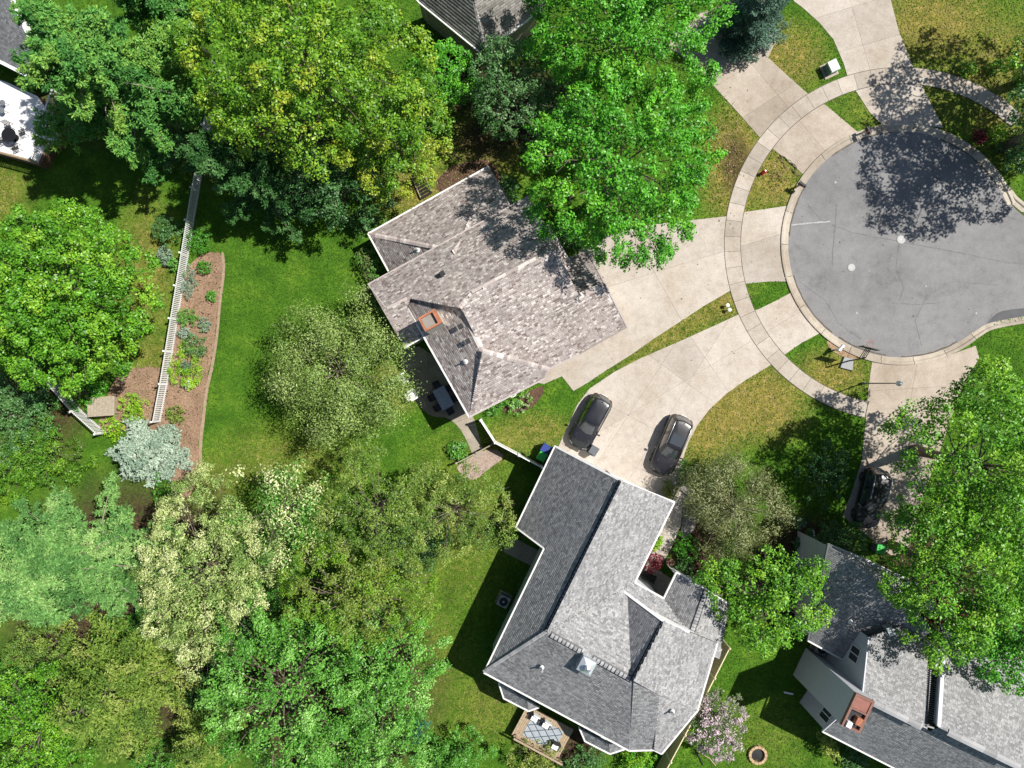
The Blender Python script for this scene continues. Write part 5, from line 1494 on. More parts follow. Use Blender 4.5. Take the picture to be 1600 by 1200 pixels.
# ------------------------------------------------------------------ cars
def ring(y0, y1, hw, z, fr=.35, taper_f=1.0, taper_r=1.0, bulge=.06, nf=6, ns=10):
    """outline of a car slice: front edge, right side, rear edge, left side, with rounded corners"""
    pts = []; tags = []
    c = fr
    def w_at(y):
        t = (y - y0) / (y1 - y0); return hw * (taper_r + (1 - taper_r) * min(1, t / .25)) * (1 if t < .7 else (1 + (taper_f - 1) * ((t - .7) / .3) ** 1.5))
    wf, wr = w_at(y1), w_at(y0)
    for i in range(nf):      # front, left to right
        s = -1 + 2 * i / (nf - 1); pts.append((s * (wf - c), y1 - bulge * s * s)); tags.append('F' if i < nf - 1 else 'C')
    for i in (1, 2, 3):
        a = R(90 - 22.5 * i); pts.append((wf - c + c * math.cos(a), y1 - bulge - c + c * math.sin(a))); tags.append('C')
    for i in range(ns):
        y = (y1 - bulge - c) + ((y0 + bulge + c) - (y1 - bulge - c)) * i / (ns - 1); pts.append((w_at(y), y)); tags.append('R' if i < ns - 1 else 'C')
    for i in (1, 2, 3):
        a = R(-22.5 * i); pts.append((wr - c + c * math.cos(a), y0 + bulge + c + c * math.sin(a))); tags.append('C')
    for i in range(nf):
        s = 1 - 2 * i / (nf - 1); pts.append((s * (wr - c), y0 + bulge * s * s)); tags.append('B' if i < nf - 1 else 'C')
    for i in (1, 2, 3):
        a = R(-90 - 22.5 * i); pts.append((-(wr - c) + c * math.cos(a), y0 + bulge + c + c * math.sin(a))); tags.append('C')
    for i in range(ns):
        y = (y0 + bulge + c) + ((y1 - bulge - c) - (y0 + bulge + c)) * i / (ns - 1); pts.append((-w_at(y), y)); tags.append('L' if i < ns - 1 else 'C')
    for i in (1, 2, 3):
        a = R(180 - 22.5 * i); pts.append((-(wf - c) + c * math.cos(a), y1 - bulge - c + c * math.sin(a))); tags.append('C')
    return [(x, y, z) for x, y in pts], tags

def make_car(label, loc, heading, paint, L=4.75, W=1.92, Hh=1.68, rails=True, sunroof=True, spare=False):
    root = empty('parked_car', (0, 0, 0)); tag(root, label, 'car', 'parked cars')
    a = L / 2; b = W / 2
    def zdrop(p, z):  # bonnet and tail fall away towards the ends
        x, y, _ = p
        f = max(0, (y - a * .40) / (a * .6)); r_ = max(0, (-y - a * .75) / (a * .25))
        return (x, y, z - .20 * f ** 1.6 - .10 * r_ ** 2)
    specs = [(.97, .90, .20, .20), (.99, .965, .34, .26), (1.0, 1.0, .58, .34), (.992, .995, .80, .34), (.97, .955, .93, .34), (.945, .90, .985, .30), (.90, .80, 1.015, .25), (.80, .6, 1.03, .2), (.6, .3, 1.035, .1)]
    rings = []
    for (sl, sw, z, c) in specs:
        p, tg = ring(-a * sl, a * sl, b * sw, z, c, .88, .95, .14 * sl)
        if z > .7: p = [zdrop(q, z) for q in p]
        rings.append(p)
    n = len(rings[0])
    vs = [q for r_ in rings for q in r_]; fs = []
    for i in range(len(rings) - 1):
        for k in range(n): fs.append((i * n + k, (i + 1) * n + k, (i + 1) * n + (k + 1) % n, i * n + (k + 1) % n))
    fs.append(tuple(range((len(rings) - 1) * n, len(rings) * n))[::-1])
    mb = MB(); mb.add(vs, [f[::-1] for f in fs], True)
    body = mb.build('body', paint, root)
    # bonnet creases and shut lines
    mb = MB()
    for s in (-1, 1):
        mb.tube([(s * b * .62, a * .46, 1.035), (s * b * .56, a * .70, .98), (s * b * .44, a * .90, .875)], .014, 5)
    mb.tube([(-b * .80, a * .93, .80), (0, a * .965, .80), (b * .80, a * .93, .80)], .016, 5)
    mb.build('bonnet_crease', paint, body)
    # greenhouse
    y0, y1 = -a * .955, a * .44
    lo, tg = ring(y0, y1, b * .90, .99, .22, .90, .95, .12)
    hi, _ = ring(-a * .82, a * .10, b * .70, Hh - .06, .20, .93, .94, .07)
    mid = [tuple(l * .45 + h * .55 for l, h in zip(p, q)) for p, q in zip(lo, hi)]
    mid = [(x * 1.035, y, z + .02) for x, y, z in mid]
    parts = {'windscreen': [], 'rear_window': [], 'side_window': [], 'side_window2': [], 'pillar': []}
    for k in range(len(lo)):
        t = tg[k]
        key = {'F': 'windscreen', 'B': 'rear_window', 'R': 'side_window', 'L': 'side_window2', 'C': 'pillar'}[t]
        idx = k
        if t in 'RL':
            s0 = [i for i, q in enumerate(tg) if q == t][0]
            if (k - s0) in (4,): key = 'pillar'
        parts[key].append(k)
    m = len(lo)
    runs = []
    for key, ks in parts.items():
        if key != 'pillar': runs.append((key, ks)); continue
        run = []
        for k in ks:
            if run and k != run[-1] + 1: runs.append((key, run)); run = []
            run.append(k)
        if runs and run: 
            runs.append((key, run))
    for key, ks in runs:
        mb = MB()
        for k in ks:
            k2 = (k + 1) % m
            mb.add([lo[k], lo[k2], mid[k2], mid[k]], [(3, 2, 1, 0)], key != 'pillar'); mb.add([mid[k], mid[k2], hi[k2], hi[k]], [(3, 2, 1, 0)], key != 'pillar')
        mb.build(key.replace('2', ''), paint if key == 'pillar' else M_GLASS, root)
    # roof
    rr = []
    for (sc, dz) in ((1.03, -.03), (1.02, .0), (.93, .035), (.75, .06), (.4, .075), (.1, .078)):
        cy = -a * .36
        rr.append([(x * sc, cy + (y - cy) * sc, z + dz + .03) for x, y, z in hi])
    vs = [q for r_ in rr for q in r_]; fs = []
    for i in range(len(rr) - 1):
        for k in range(m): fs.append((i * m + (k + 1) % m, (i + 1) * m + (k + 1) % m, (i + 1) * m + k, i * m + k))
    fs.append(tuple(range((len(rr) - 1) * m, len(rr) * m))[::-1])
    mb = MB(); mb.add(vs, [f if i == len(fs) - 1 else f[::-1] for i, f in enumerate(fs)], True)
    rf = mb.build('roof', paint, root)
    rt = Hh + .03
    if sunroof: MB().box((0, -a * .20, rt + .022), (b * .98, a * .36, .03), ch=.06).build('sunroof', M_GLASS, rf)
    if rails:
        for s in (-1, 1):
            MB().tube([(s * b * .66, a * .02, rt - .02), (s * b * .665, -a * .05, rt + .06), (s * b * .67, -a * .66, rt + .05), (s * b * .66, -a * .74, rt - .03)], .022, 6).build('roof_rail', M_STEEL, rf)
    MB().tube([(0, -a * .74, rt + .02), (0, -a * .80, rt + .11)], [.03, .008], 5).build('aerial', M_BLACK, rf)
    for s in (-1, 1):
        w0 = Vector((s * b * .10, a * .445, 1.04)); w1 = Vector((s * b * .10 + b * .55, a * .40, 1.09))
        MB().tube([w0, w1], .012, 4).build('wiper', M_BLACK, root)
        mi = MB(); mi.box((s * (b + .09), a * .27, 1.05), (.22, .13, .16), s * -.2, ch=.25); mi.beam((s * (b - .06), a * .28, 1.0), (s * (b + .05), a * .27, 1.0), .06, .05); mi.build('wing_mirror', paint, root)
        hl = MB(); hl.box((s * b * .60, a * .885, .70), (.40, .16, .13), s * -.42, ch=.3); hl.build('headlight', M_LAMPW, root)
        tl = MB(); tl.box((s * b * .70, -a * .915, .74), (.26, .12, .18), s * .55, ch=.2); tl.build('tail_light', M_TAIL, root)
        for yy in (a * .60, -a * .60):
            wm = MB()
            prof = [(.20, -.11), (.33, -.11), (.365, -.08), (.365, .08), (.33, .11), (.20, .11)]
            vs = []; fs = []; nn = 20
            for (r_, o) in prof:
                for k in range(nn):
                    q = 6.28318 * k / nn; vs.append((s * (b * .90) + o, yy + r_ * math.cos(q), .365 + r_ * math.sin(q)))
            for i in range(len(prof) - 1):
                for k in range(nn): fs.append((i * nn + k, i * nn + (k + 1) % nn, (i + 1) * nn + (k + 1) % nn, (i + 1) * nn + k))
            wm.add(vs, fs, True)
            wh = wm.build('wheel', M_TYRE, root)
            rm = MB()
            for k in range(5):
                q = 6.28318 * k / 5
                rm.beam((s * (b * .90 + .10), yy, .365), (s * (b * .90 + .10), yy + .22 * math.cos(q), .365 + .22 * math.sin(q)), .06, .03, Vector((1, 0, 0)))
            rm.build('rim', M_RIM, wh)
    MB().box((0, a * .985, .52), (1.1, .06, .22)).build('grille', M_BLACK, root)
    MB().box((0, -a * .995, .62), (.52, .03, .13)).build('number_plate', M_WHITE, root)
    root.location = loc; root.rotation_euler = (0, 0, heading)
    return root
def head(dx, dy):    # picture direction -> rotation about z
    return math.atan2(-dx, -dy)
make_car('black SUV on the left of the pale driveway, with a bare roof', G(921, 658, .0), head(-47, 86), M_CARBLK, 4.6, 1.88, 1.62, rails=False, sunroof=False)
make_car('charcoal SUV with silver roof rails on the right of the pale driveway', G(1046, 694, .0), head(-40, 92), M_CARGRY, 4.9, 1.98, 1.74)
make_car('black SUV parked half under the big maple on the shaded driveway', G(1355, 776, 0), head(-22, 95), M_CARBLK, 4.8, 1.96, 1.76, rails=True, sunroof=False)

# ------------------------------------------------------------------ bins, boxes, lamps, street things
def wheelie(label, px, py, rz, mat, lid, s=.58, h=1.05):
    c = G(px, py); root = empty('wheeled_bin', c); tag(root, label, 'bin', 'wheeled bins')
    mb = MB(); 
    x = s / 2; vs = [(-x * .8, -x * .8, .08), (x * .8, -x * .8, .08), (x * .8, x * .8, .08), (-x * .8, x * .8, .08), (-x, -x, h), (x, -x, h), (x, x, h), (-x, x, h)]
    M = Matrix.Rotation(rz, 3, 'Z'); vs = [M @ Vector(v) + c for v in vs]
    mb.add(vs, [(3, 2, 1, 0), (4, 5, 6, 7), (0, 1, 5, 4), (1, 2, 6, 5), (2, 3, 7, 6), (3, 0, 4, 7)]); mb.build('bin_body', mat, root)
    lb = MB(); lb.box((c.x, c.y, h + .05), (s * 1.1, s * 1.14, .1), rz, ch=.14); lb.build('lid', lid, root)
    hd = M @ Vector((0, -x * 1.25, 0))
    hx = M @ Vector((x * .8, 0, 0))
    MB().beam(c + hd - hx + Vector((0, 0, h)), c + hd + hx + Vector((0, 0, h)), .04, .04).build('handle', M_BLACK, root)
    for s_ in (-1, 1):
        p = c + M @ Vector((s_ * x * .75, -x * .95, 0)); MB().tube([p + M @ Vector((-.04, 0, .11)), p + M @ Vector((.04, 0, .11))], .11, 12).build('wheel', M_TYRE, root)
wheelie('bright green-lidded bin tucked beside the grey garage wall', 846, 711, R(-30), M_GREYP, M_GREEN, .62)
wheelie('dark blue bin beside the grey garage, above the green one', 851, 699, R(-30), M_BLUE, M_BLUE, .6)
wheelie('grey bin standing on the driveway by the garage door', 925, 702, R(-32), M_GREYP, plain('bin_lid', (.09, .10, .115), .45), .62)
wheelie('green-lidded bin in the shade by the bottom right house', 1365, 853, R(-10), M_GREYP, M_GREEN, .66)

def ac_unit(label, px, py, rz):
    c = G(px, py); root = empty('air_conditioner', c); tag(root, label, 'air conditioner', 'outdoor air conditioners')
    MB().box((c.x, c.y, .03), (1.0, 1.0, .06), rz).build('pad', M_CONC2, root)
    MB().box((c.x, c.y, .45), (.82, .82, .76), rz).build('cabinet', M_GREYP, root)
    MB().box((c.x, c.y, .85), (.86, .86, .05), rz, ch=.05).build('top_panel', plain('ac_top', (.36, .37, .38), .5), root)
    MB().lathe((c.x, c.y, .87), [(.34, 0), (.34, .03), (.28, .035), (.27, .01), (.02, .01)], 20).build('fan_grille', M_BLACK, root)
    MB().lathe((c.x, c.y, .88), [(.08, 0), (.08, .05), (.02, .06)], 12).build('fan_hub', M_STEEL, root)
ac_unit('grey air conditioner in the shade beside the large grey house', 787, 935, R(-27))
ac_unit('air conditioner beside the bottom right house wall', 1277, 1008, R(-25))

c = G(1295, 110); root = empty('utility_box', c); tag(root, 'green and white utility box on the grass between the driveways', 'utility box')
MB().box((c.x, c.y, .04), (1.15, 1.15, .08), R(25)).build('pad', M_CONC2, root)
MB().box((c.x, c.y, .45), (.72, .82, .78), R(25)).build('cabinet', M_DKGREEN, root)
MB().box((c.x, c.y, .88), (.80, .90, .09), R(25), ch=.12).build('lid', plain('pale_green', (.55, .62, .58), .5), root)

# lamp post
c = G(1347, 599); root = empty('street_lamp', c); tag(root, 'slim black lamp post with a white globe beside the footpath', 'street lamp')
MB().lathe((c.x, c.y, 0), [(.11, 0), (.11, .4), (.05, .5), (.038, 5.1), (.08, 5.15)], 12).build('post', M_GREYP, root)
gl = MB(); gl.lathe((c.x, c.y, 5.15), [(.10, 0), (.19, .10), (.21, .25), (.16, .40), (.05, .48)], 16); gl.build('globe', M_WHITE, root)
MB().lathe((c.x, c.y, 5.60), [(.13, 0), (.1, .06), (.03, .12)], 12).build('cap', M_WHITE, root)

# basketball hoop
c = G(1323, 568); root = empty('basketball_hoop', c); tag(root, 'portable basketball hoop leaning over the road from the kerb', 'basketball hoop')
Mr = Matrix.Rotation(R(-14), 3, 'Z')
def bp(x, y, z): return c + Mr @ Vector((x, y, z))
mb = MB(); mb.add([bp(-.55, -.5, 0), bp(.55, -.5, 0), bp(.42, .5, 0), bp(-.42, .5, 0), bp(-.48, -.44, .2), bp(.48, -.44, .2), bp(.36, .44, .17), bp(-.36, .44, .17)], [(3, 2, 1, 0), (4, 5, 6, 7), (0, 1, 5, 4), (1, 2, 6, 5), (2, 3, 7, 6), (3, 0, 4, 7)]); mb.build('base_tank', M_GREYP, root)
MB().tube([bp(0, .2, .15), bp(0, .32, 2.4), bp(0, .36, 2.75)], .055, 8).build('pole', M_DKMETAL, root)
mb = MB()
for s in (-.12, .12):
    mb.tube([bp(s, .34, 2.5), bp(s, 1.05, 3.0)], .03, 6); mb.tube([bp(s, .3, 2.1), bp(s, 1.05, 2.75)], .03, 6)
mb.build('arm', M_DKMETAL, root)
bb = MB()
for (x0, x1, z0, z1) in ((-.65, .65, 3.45, 3.52), (-.65, .65, 2.68, 2.75), (-.65, -.58, 2.75, 3.45), (.58, .65, 2.75, 3.45), (-.25, .25, 2.92, 2.95), (-.25, .25, 3.25, 3.28)):
    p, q = bp(x0, 1.08, 0), bp(x1, 1.08, 0); m_ = (p + q) / 2
    bb.box((m_.x, m_.y, (z0 + z1) / 2), (x1 - x0, .06, z1 - z0), R(-14))
fr = bb.build('backboard', M_BLACK, root)
p = bp(0, 1.08, 3.1); MB().box((p.x, p.y, p.z), (1.2, .03, .76), R(-14)).build('board_panel', M_GREYP, fr)
rm = MB(); rc = bp(0, 1.40, 3.02)
rm.tube([(rc.x + .23 * math.cos(6.2832 * k / 20), rc.y + .23 * math.sin(6.2832 * k / 20), 3.02) for k in range(21)], .018, 5, False); rm.build('rim', M_RED, root)
nt_ = MB()
for k in range(10):
    q = 6.2832 * k / 10; nt_.tube([(rc.x + .22 * math.cos(q), rc.y + .22 * math.sin(q), 3.0), (rc.x + .12 * math.cos(q + .5), rc.y + .12 * math.sin(q + .5), 2.6)], .008, 4)
nt_.build('net', M_WHITE, root)

def mailbox(label, px, py, ang, mat, post=M_OLDWOOD):
    c = G(px, py); root = empty('mailbox', c, R(ang)); tag(root, label, 'mailbox', 'kerbside mailboxes')
    MB().box((0, 0, .5), (.11, .11, 1.0)).build('post', post, root, False)
    MB().box((0, .12, .88), (.09, .6, .07)).build('arm', post, root, False)
    mb = MB(); n = 8; vs = []
    for y in (-.16, .42):
        for k in range(n + 1):
            q = math.pi * k / n; vs.append((.12 * math.cos(q), y, 1.07 + .12 * math.sin(q)))
        vs += [(-.12, y, .92), (.12, y, .92)]
    m = n + 3
    mb.add(vs, [(k, (k + 1) % m, m + (k + 1) % m, m + k) for k in range(m)] + [tuple(range(m))[::-1], tuple(range(m, 2 * m))])
    mb.build('box', mat, root, False)
    MB().box((.14, .2, 1.15), (.02, .05, .16)).build('flag', M_RED, root, False)
mailbox('black mailbox on a brown post at the left kerb of the cul-de-sac', 1243, 293, 60 + 180, M_BLACK)
mailbox('black mailbox at the top kerb beside the shaded driveway', 1345, 209, 210, M_BLACK)
mailbox('white mailbox beside the basketball hoop', 1303, 547, -40, M_WHITE, M_WHITE)

c = G(1191, 271); root = empty('fire_hydrant', c); tag(root, 'small red fire hydrant on the dry verge', 'hydrant')
MB().lathe((c.x, c.y, 0), [(.16, 0), (.16, .05), (.11, .08), (.11, .5), (.14, .52), (.14, .56), (.10, .62), (.04, .70)], 12).build('barrel', M_RED, root)
MB().tube([(c.x - .2, c.y, .42), (c.x + .2, c.y, .42)], .055, 8).build('nozzle', M_RED, root)
MB().lathe((c.x, c.y, .70), [(.05, 0), (.05, .06)], 6).build('bonnet_nut', M_STEEL, root)
for i, (x, y, lab) in enumerate(((1134, 478, 'small pale utility marker on the grass wedge, upper one'), (1137, 485, 'small pale utility marker on the grass wedge, lower one'))):
    c = G(x, y); root = empty('garden_light', c); tag(root, lab, 'garden light', 'garden lights')
    MB().lathe((c.x, c.y, 0), [(.05, 0), (.045, .42)], 8).build('stake', M_BLACK, root)
    MB().lathe((c.x, c.y, .42), [(.06, 0), (.15, .05), (.15, .1), (.02, .18)], 10).build('lamp_cap', M_WHITE, root)
# cut branches on the verge
rb_ = random.Random(4)
for i in range(9):
    x = 1226 + rb_.uniform(-12, 14); y = 254 + rb_.uniform(-8, 8) + (x - 1226) * .7; l = rb_.uniform(8, 18); an = rb_.uniform(.5, 1.1)
    a = G(x, y); b = G(x + l * math.cos(an), y + l * math.sin(an))
    o = MB().tube([a + Vector((0, 0, .05)), a.lerp(b, .5) + Vector((.03, .05, .09 + .02 * i)), b + Vector((0, 0, .06))], [.035, .028, .012], 5).build('cut_branch', M_WOOD)
    tag(o, 'bare cut branch lying in the pile on the verge by the kerb', 'branch', 'cut branches piled on the verge')

# ------------------------------------------------------------------ garden furniture
def white_chair(label, px, py, rz):
    c = G(px, py); root = empty('garden_chair', c, rz); tag(root, label, 'chair', 'white garden chairs')
    for k in range(5): MB().box((0, -.24 + k * .12, .38 - k * .015), (.56, .10, .025)).build('seat_slat', M_WHITE, root, False)
    for k in range(5): MB().beam((-.22 + k * .11, -.26, .36), (-.26 + k * .13, -.56, .98), .09, .025, Vector((0, 1, .4))).build('back_slat', M_WHITE, root, False)
    for s in (-1, 1):
        MB().box((s * .36, -.02, .55), (.14, .68, .03)).build('armrest', M_WHITE, root, False)
        for y in (-.28, .26): MB().box((s * .31, y, .27), (.06, .08, .54)).build('leg', M_WHITE, root, False)
white_chair('white garden chair on the lawn edge, further from the patio table', 631, 592, R(-60))
white_chair('white garden chair on the lawn edge, nearer the patio table', 647, 616, R(-60))
c = G(694, 621.5); root = empty('patio_table', c, R(28 + 90 - 62)); tag(root, 'rectangular glass-topped table on the shaded patio', 'table')
root.rotation_euler = (0, 0, R(-62 + 90 + 0))
MB().box((0, 0, .72), (1.0, 1.7, .04)).build('table_top', plain('frosted_glass', (.30, .33, .40), .15), root, False)
for sx in (-1, 1):
    MB().box((sx * .49, 0, .70), (.05, 1.72, .06)).build('frame_rail', M_DKMETAL, root, False)
    for sy in (-1, 1): MB().box((sx * .42, sy * .76, .35), (.05, .05, .70)).build('leg', M_DKMETAL, root, False)
def dark_chair(label, base, lx, ly, rz, group, mat=M_BLACK):
    p = base + Matrix.Rotation(R(28), 3, 'Z') @ Vector((lx, ly, 0))
    r_ = empty('patio_chair', p, R(28) + rz); tag(r_, label, 'chair', group)
    MB().box((0, 0, .43), (.5, .5, .05)).build('seat', mat, r_, False)
    MB().box((0, -.26, .72), (.5, .05, .52)).build('backrest', mat, r_, False)
    for sx in (-1, 1):
        MB().box((sx * .26, 0, .62), (.04, .46, .03)).build('armrest', mat, r_, False)
        for sy in (-1, 1): MB().box((sx * .22, sy * .22, .21), (.04, .04, .42)).build('leg', mat, r_, False)
PCH = ['black patio chair at the upper house-side of the glass-topped table', 'black patio chair at the lower house-side of the glass-topped table', 'black patio chair at the upper lawn-side of the glass-topped table',
       'black patio chair at the lower lawn-side of the glass-topped table', 'black patio chair at the upper end of the glass-topped table', 'black patio chair at the lower end of the glass-topped table']
for i, (lx, ly, rz_) in enumerate(((.75, .45, 90), (.75, -.45, 90), (-.75, .45, -90), (-.75, -.45, -90), (0, 1.15, 180), (0, -1.15, 0))):
    dark_chair(PCH[i], c, lx, ly, R(rz_), 'black chairs around the patio table')
c = G(800, 613.5); root = empty('plant_pot', c); tag(root, 'white round pot among pale plants below the brown garage', 'pot')
MB().lathe((c.x, c.y, 0), [(.22, 0), (.32, .5), (.36, .52), (.36, .58), (.30, .58), (.28, .5), (.02, .48)], 18).build('pot', M_WHITE, root)
c = G(1045, 876); root = empty('plant_pot', c); tag(root, 'terracotta pot at the porch of the grey house', 'pot')
MB().lathe((c.x, c.y, 0), [(.2, 0), (.28, .5), (.31, .52), (.31, .6), (.25, .6), (.24, .52), (.02, .5)], 18).build('pot', M_TERRA, root)
# porch bench and mat
c = G(1012, 898); root = empty('porch_bench', c, R(-28)); tag(root, 'dark bench against the porch wall of the grey house', 'bench')
for k in range(4): MB().box((0, -.18 + k * .12, .43), (1.2, .1, .03)).build('seat_slat', M_BLACK, root, False)
for k in range(3): MB().box((0, -.27, .58 + k * .12), (1.2, .03, .09)).build('back_slat', M_BLACK, root, False)
for sx in (-1, 1):
    for sy in (-.2, .2): MB().box((sx * .54, sy, .22), (.06, .06, .44)).build('leg', M_BLACK, root, False)

# small wooden shed-like box by the mulch
c = G(170, 634); root = empty('playhouse', c, R(4)); tag(root, 'small grey weathered wooden hut with a slatted roof in the mulch', 'hut')
for (x, y, sx, sy) in ((0, -.62, 1.7, .05), (0, .62, 1.7, .05), (-.83, 0, .05, 1.2), (.83, 0, .05, 1.2)):
    MB().box((x, y, .5), (sx, sy, 1.0)).build('wall', M_CEDAR, root, False)
for k in range(9): MB().box((-.92 + k * .23, -.02, 1.06), (.22, 1.5, .04), M=Matrix.Rotation(R(-8), 3, 'X')).build('roof_board', M_OLDWOOD, root, False)
# fire pit and hose bits at the bottom
c = G(1183, 1178); root = empty('fire_pit', c); tag(root, 'round stone fire pit on the bottom lawn', 'fire pit')
for k in range(14):
    q = 6.2832 * k / 14; MB().box((c.x + .62 * math.cos(q), c.y + .62 * math.sin(q), .13), (.2, .26, .26), q).build('stone', plain('pit_stone', (.42, .30, .17), .9, var=.25) if k == 0 else MATS['pit_stone'], root)
MB().lathe((c.x, c.y, 0), [(.5, .02), (.5, .05), (.02, .07)], 16).build('ash_bed', M_BLACK, root)
a = [G(1086, 1170), G(1092, 1182), G(1098, 1195)]
o = MB().tube([p + Vector((0, 0, .06)) for p in a], .05, 6).build('garden_edging', M_BLACK); tag(o, 'short black edging strip on the lawn below the lilac', 'edging')
o = MB().tube([G(1097, 1178) + Vector((0, 0, .06)), G(1108, 1184) + Vector((0, 0, .06)), G(1118, 1196) + Vector((0, 0, .06))], .05, 6).build('timber_strip', M_CEDAR); tag(o, 'tan timber strip on the lawn below the lilac', 'timber')
o = MB().box(tuple(G(1232, 1083, .05)), (.75, .12, .08), R(-12)).build('downspout_pipe', M_WHITE); tag(o, 'white downspout pipe on the dark lawn beside the bottom right house', 'pipe')
c = G(1272, 842); o = MB().tube([G(1270, 828) + Vector((0, 0, .1)), G(1272, 842) + Vector((0, 0, .1)), G(1283, 851) + Vector((0, 0, .25)), G(1284, 852) + Vector((0, 0, 2.6))], .06, 6).build('downspout_pipe', M_TRIM); tag(o, 'pale bent downspout at the corner of the bottom right house', 'pipe')
c = G(1458, 962); root = empty('trellis', c, R(4)); tag(root, 'white rectangular trellis frame beside the raised grey roof', 'trellis')
for (x, y, sx, sy) in ((-.4, 0, .07, 1.5), (.4, 0, .07, 1.5), (0, .72, .74, .07), (0, -.72, .74, .07), (0, .1, .74, .06)):
    MB().box((x, y, 2.6), (sx, sy, .07)).build('bar', M_WHITE, root, False)
for x in (-.4, .4):
    for y in (-.7, .7): MB().box((x, y, 1.28), (.07, .07, 2.57)).build('leg', M_WHITE, root, False)

# ------------------------------------------------------------------ timber deck behind the large grey house
dz = .9
c = G(850, 1130); root = empty('deck', c); tag(root, 'small tan timber deck behind the large grey house', 'deck')
dv = Vector((.881, -.473, 0)); dn_ = Vector((.473, .881, 0))
org = G(822, 1100, dz)
for k in range(26):
    p = org + dv * (.155 * k * 1.0 + .2); q = p - dn_ * 2.6
    MB().beam(p + Vector((0, 0, 0)), q, .14, .04).build('deck_board', M_CEDAR, root)
for k in range(6):
    p = org + dv * (.4 + k * .75) - dn_ * 2.4; MB().box((p.x, p.y, .44), (.1, .1, .86), 0).build('post', M_CEDAR, root)
    MB().box((p.x, p.y, 1.35), (.08, .08, .9)).build('rail_post', M_CEDAR, root)
MB().beam(org + dv * .2 - dn_ * 2.4 + Vector((0, 0, .92)), org + dv * 4.4 - dn_ * 2.4 + Vector((0, 0, .92)), .14, .05).build('handrail', M_CEDAR, root)
MB().beam(org + dv * .2 - dn_ * 2.4 + Vector((0, 0, .5)), org + dv * 4.4 - dn_ * 2.4 + Vector((0, 0, .5)), .05, .09).build('rail', M_CEDAR, root)
rg = org + dv * 2.2 - dn_ * 1.35
rug = MB(); rzr = math.atan2(-.473, .881)
rug.box((rg.x, rg.y, dz + .035), (2.7, 1.7, .02), rzr); ro = rug.build('outdoor_rug', plain('pale_rug', (.30, .335, .36), .9)); tag(ro, 'pale rug with a dark diamond lattice on the timber deck', 'rug')  # rug grey darkened and cooled to carry the shade lying on it
lat = MB(); Mz = Matrix.Rotation(rzr, 3, 'Z')
for i in range(-1, 2):
    for j in range(-1, 2):
        cx_, cy_ = i * .9, j * .6 if True else 0
        pts = [Vector((cx_ - .45, cy_, 0)), Vector((cx_, cy_ + .3, 0)), Vector((cx_ + .45, cy_, 0)), Vector((cx_, cy_ - .3, 0))]
        for k in range(4):
            a_ = Mz @ pts[k] + rg; b_ = Mz @ pts[(k + 1) % 4] + rg
            lat.beam(Vector((a_.x, a_.y, dz + .050 + k * .0006 + i * .0003)), Vector((b_.x, b_.y, dz + .050 + k * .0006 + i * .0003)), .055, .006)
lat.build('lattice', plain('navy', (.03, .05, .08), .9), ro)
for i, (u, v, lab) in enumerate(((1.0, -.45, 'white cushioned deck chair against the house wall, left one'), (2.0, -.5, 'white cushioned deck chair against the house wall, middle one'), (3.4, -1.6, 'dark framed deck chair with pale cushion at the right end'))):
    p = org + dv * u + dn_ * v
    r_ = empty('deck_chair', (p.x, p.y, dz + .02), rzr); tag(r_, lab, 'chair', 'chairs on the deck')
    MB().box((0, 0, .38), (.55, .55, .12)).build('cushion', M_WHITE, r_, False)
    MB().box((0, .3, .62), (.55, .08, .5)).build('backrest', M_WHITE if i < 2 else M_BLACK, r_, False)
    for sx in (-1, 1):
        MB().box((sx * .3, 0, .5), (.05, .55, .04)).build('armrest', M_BLACK, r_, False)
        for sy in (-1, 1): MB().box((sx * .27, sy * .24, .17), (.05, .05, .34)).build('leg', M_BLACK, r_, False)

# ------------------------------------------------------------------ white deck and house in the top left corner
HE = House('house', 'white-trimmed grey-roofed house in the top left corner behind the pine', -20, 40, M_SH_C, M_WHITE, M_WHITE, seed=51)
E1 = HE.face((-70, 60), (52, 122), 3.2, .35, [(-70, 60), (52, 122), (62, 92), (20, 0), (-60, -40)], .15, BB, up=(10, 20))
HE.walls([E1[0], E1[1]], (0, 20), .3, gutter=True, thick=.3); HE.walls([E1[1], E1[2], E1[3]], (0, 20), .3, thick=.3)
dz = 1.1
root = empty('deck', G(20, 190)); tag(root, 'sunlit white deck with railings in the top left corner', 'deck')
poly = [G(x, y, dz) for x, y in [(-80, 100), (10, 128), (58, 150), (72, 170), (92, 196), (88, 222), (73, 226), (58, 256), (0, 240), (-80, 218)]]
mb = MB(); mb.prism([(p.x, p.y) for p in poly], dz - .08, dz); mb.build('floor', plain('white_deck', (.74, .73, .72), .6, var=.08, scale=2), root)
mb = MB(); mb.prism([(p.x * .995, p.y * .995) for p in poly], .0, dz - .1); mb.build('skirt', plain('brown_skirt', (.16, .08, .05), .9, var=.4, scale=9), root)
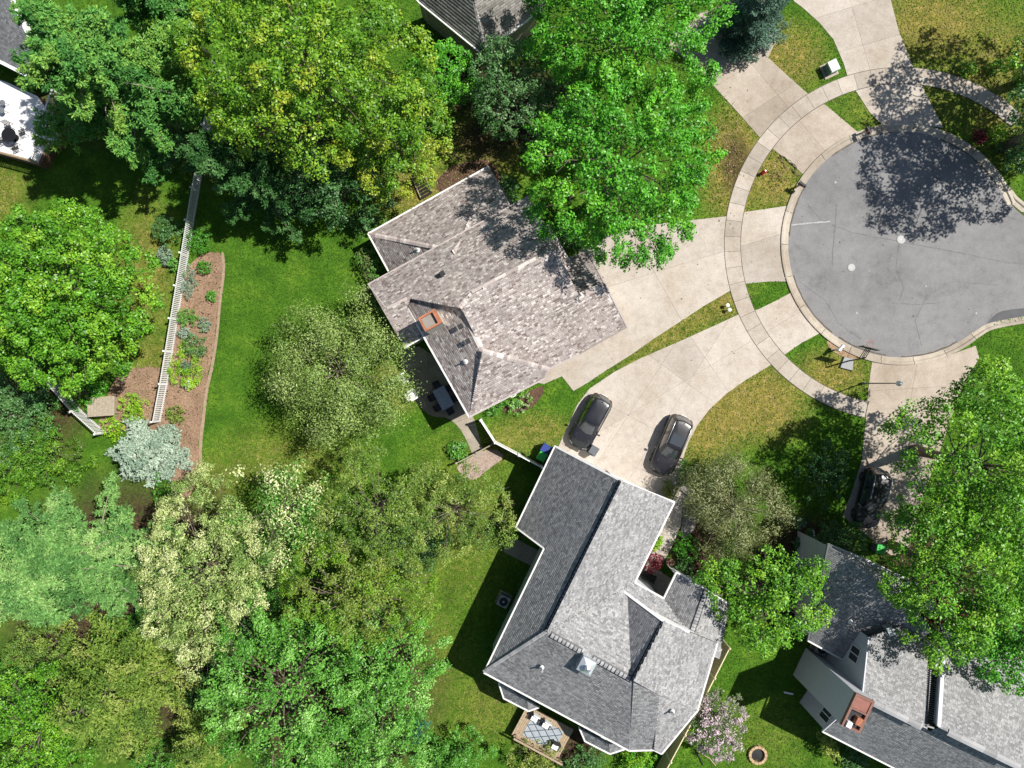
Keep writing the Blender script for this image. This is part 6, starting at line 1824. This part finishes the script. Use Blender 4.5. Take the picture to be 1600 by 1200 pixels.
def railing(parent, pts, z, h, mat, sp=.14):
    for i in range(len(pts) - 1):
        A = G(pts[i][0], pts[i][1], z); B = G(pts[i + 1][0], pts[i + 1][1], z); d = B - A; L = d.length; n = int(L / sp); rz = math.atan2(d.y, d.x)
        me = MB().box((0, 0, 0), (.04, .04, h - .1)).mesh('baluster'); me.materials.append(mat)
        for k in range(n):
            p = A + d * ((k + .5) / n)
            o = link('baluster', me, None, parent, False); o.location = (p.x - parent.location.x, p.y - parent.location.y, z + h / 2); o.rotation_euler = (0, 0, rz)
        MB().beam(A + Vector((0, 0, h)), B + Vector((0, 0, h)), .10, .06).build('handrail', mat, parent)
        MB().beam(A + Vector((0, 0, .1)), B + Vector((0, 0, .1)), .05, .05).build('rail', mat, parent)
        for p in (A, B): MB().box((p.x, p.y, z + (h + .1) / 2), (.11, .11, h + .1), rz).build('post', mat, parent)
railing(root, [(94, 148), (80, 188)], dz, 1.0, M_WHITE); railing(root, [(74, 214), (60, 255)], dz, 1.0, M_WHITE); railing(root, [(60, 256), (0, 240), (-60, 224)], dz, 1.0, M_CEDAR)
c = G(24, 216, dz); root = empty('round_table', c); tag(root, 'dark round metal table on the white deck', 'table')
MB().lathe((c.x, c.y, dz + .02), [(.3, 0), (.3, .03), (.05, .05), (.05, .68), (.55, .70), (.55, .73)], 20).build('table_top', M_DKMETAL, root)
DCH = ['right-hand', 'upper', 'left-hand', 'lower']
for i, q in enumerate((20, 110, 200, 290)):
    p = c + Vector((.85 * math.cos(R(q)), .85 * math.sin(R(q)), .02))
    r_ = empty('metal_chair', p, R(q + 90)); tag(r_, DCH[i] + ' dark metal chair at the round table on the white deck', 'chair', 'dark chairs on the white deck')
    for k in range(5): MB().box((-.2 + k * .1, 0, .44), (.05, .48, .03)).build('seat_bar', M_DKMETAL, r_, False)
    for k in range(5): MB().box((-.2 + k * .1, -.25, .68), (.04, .03, .44)).build('back_bar', M_DKMETAL, r_, False)
    for sx in (-1, 1):
        for sy in (-1, 1): MB().box((sx * .22, sy * .22, .21), (.035, .035, .42)).build('leg', M_DKMETAL, r_, False)
for i, (x, y, lab) in enumerate(((10, 164, 'small round dark stool on the white deck, upper one'), (9, 176, 'small round dark stool on the white deck, lower one'))):
    p = G(x, y, dz); r_ = empty('stool', p); tag(r_, lab, 'stool', 'stools on the white deck')
    MB().lathe((p.x, p.y, dz + .01), [(.2, .40), (.22, .42), (.22, .46), (.02, .47)], 14).build('seat', M_GREYP, r_)
    for k in range(3): MB().tube([(p.x + .15 * math.cos(k * 2.1), p.y + .15 * math.sin(k * 2.1), dz + .41), (p.x + .22 * math.cos(k * 2.1), p.y + .22 * math.sin(k * 2.1), dz + .01)], .02, 5).build('leg', M_DKMETAL, r_)
